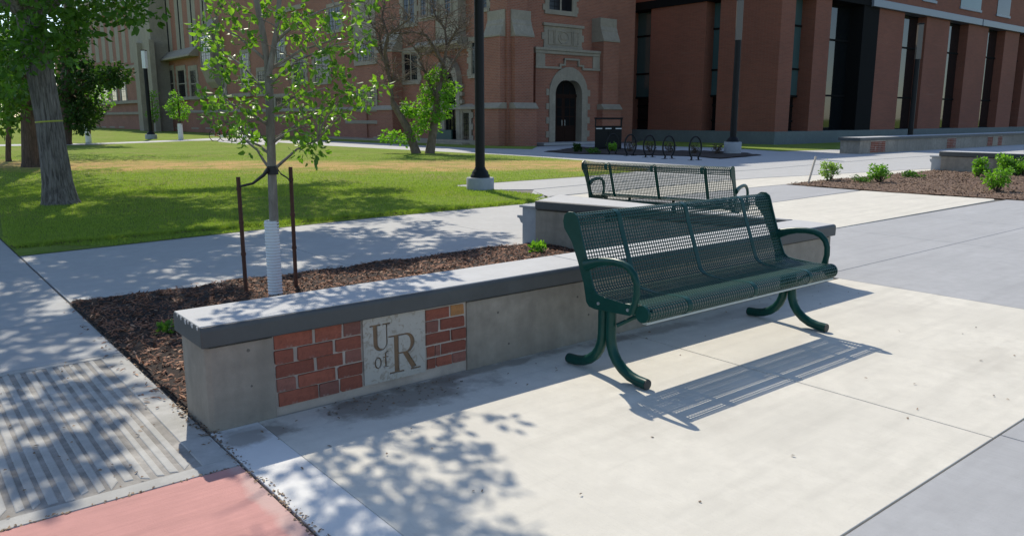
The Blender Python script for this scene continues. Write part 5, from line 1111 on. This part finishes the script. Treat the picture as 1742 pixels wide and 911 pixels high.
# ------------------------------------------------------------------ bike racks, bin station, stake, bicycles
def hoop():
    t = thing('bike_rack', (0, 0, 0), 'x', 'bike rack', 'ring bike racks beside the rack bed')
    pts = []; r_ = .37
    for i in range(33):
        a_ = R(-58)+R(296)*i/32; pts.append((r_*math.cos(a_)*.68, 0, .40+r_*math.sin(a_)))
    MB().tube(pts, .028, 10, False).build('ring', M_black, t)
    for s_ in (-1, 1):
        p = pts[0] if s_ == 1 else pts[-1]; MB().tube([p, (p[0]+s_*.03, 0, .0)], .03, 8).build('foot', M_black, t); MB().box(p[0]+s_*.03-.09, p[0]+s_*.03+.09, -.06, .06, -.01, .012).build('foot_plate', M_black, t)
    return t
h0 = hoop(); hl = ['first ring bike rack from the left, in front of the bin station', 'second ring bike rack from the left', 'middle ring of the five bike racks', 'fourth ring bike rack from the left', 'rightmost ring bike rack, nearest the lamp foot']
for i, (x_, y_) in enumerate(((1042, 263), (1072, 265), (1104, 267.5), (1137, 270), (1182, 272.5))):
    l_ = gp(x_, y_); t = h0 if i == 0 else dup(h0, l_); t.location = l_; t.rotation_euler = (0, 0, R(-12)); t['label'] = hl[i]
bl = gp(1034, 254); BN = thing('bin_station', tuple(bl), 'black double recycling bin station with canopy by the arched door', 'bin', None, R(-45)); 
m = MB(); m.box(-.58, .58, -.35, .35, .02, .98); m.build('cabinet', M_black, BN, bevel=.015)
for s_ in (-1, 1):
    MB().box(s_*.29-.27, s_*.29+.27, -.375, -.348, .08, .80).build('door', M_black, BN, bevel=.01)
    MB().box(s_*.56-.03, s_*.56+.03, -.3, .3, .98, 1.32).build('side_post', M_black, BN)
MB().box(-.62, .62, -.38, .38, 1.30, 1.38).build('canopy', M_black, BN, bevel=.02); MB().box(-.6, .6, -.36, .36, .98, 1.02).build('bin_top', M_black, BN)
for x_ in (-.40, 0, .44): MB().box(x_-.13, x_+.13, -.372, -.34, .89, .93).build('label_strip', M_white, BN)
sk = gp(1374, 312); SK = thing('marker_stake', tuple(sk), 'thin cream stake leaning in the corner of the soil bed', 'stake'); fd = sk.x*math.cos(YAW)+sk.y*math.sin(YAW); MB(sk).tube([Vector(sk)-Vector((0, 0, .05)), at(1388, 266, fd)], .022, 6).build('stake_bar', M_cream, SK)
def bike(loc, rz, label, fm):
    t = thing('bicycle', loc, label, 'bicycle', 'bicycles parked by the old hall', rz); r_ = .34
    for x_ in (-.52, .52):
        w_ = MB().tube([(x_+r_*math.cos(a_), 0, r_+r_*math.sin(a_)) for a_ in np.linspace(0, 2*math.pi, 25)], .022, 6, False).build('wheel', M_strap, t)
        m = MB()
        for k in range(8): a_ = k*math.pi/4; m.tube([(x_, 0, r_), (x_+r_*.95*math.cos(a_), 0, r_+r_*.95*math.sin(a_))], .004, 4, False)
        m.build('spokes', M_steel, w_)
    m = MB()
    for a_, b_ in (((-.52, 0, .34), (-.08, 0, .30)), ((-.08, 0, .30), (-.2, 0, .85)), ((-.2, 0, .82), (.34, 0, .82)), ((-.08, 0, .30), (.36, 0, .74)), ((-.52, 0, .34), (-.19, 0, .78)), ((.52, 0, .34), (.33, 0, .92))): m.tube([a_, b_], .022, 6)
    m.build('frame', fm, t)
    MB().tube([(.30, -.27, 1.0), (.34, 0, .96), (.30, .27, 1.0)], .015, 6).build('handlebar', M_strap, t); MB().prism([(-.34, -.07), (-.34, .07), (-.06, .02), (-.06, -.02)], .86, .91).build('saddle', M_strap, t); MB().tube([(-.08, -.09, .30), (-.08, .09, .30)], .08, 10).build('crank', M_steel, t)
for (x_, y_, rz, lab, fm) in ((381, 240.5, -42, 'leftmost parked bicycle with red frame beyond the young tree', M_red_p), (400, 240, -20, 'dark bicycle parked in the middle beyond the young tree', M_black), (421, 241, -48, 'rightmost parked bicycle, pale frame, beyond the young tree', M_beam)): bike(tuple(gp(x_, y_)), R(rz), lab, fm)
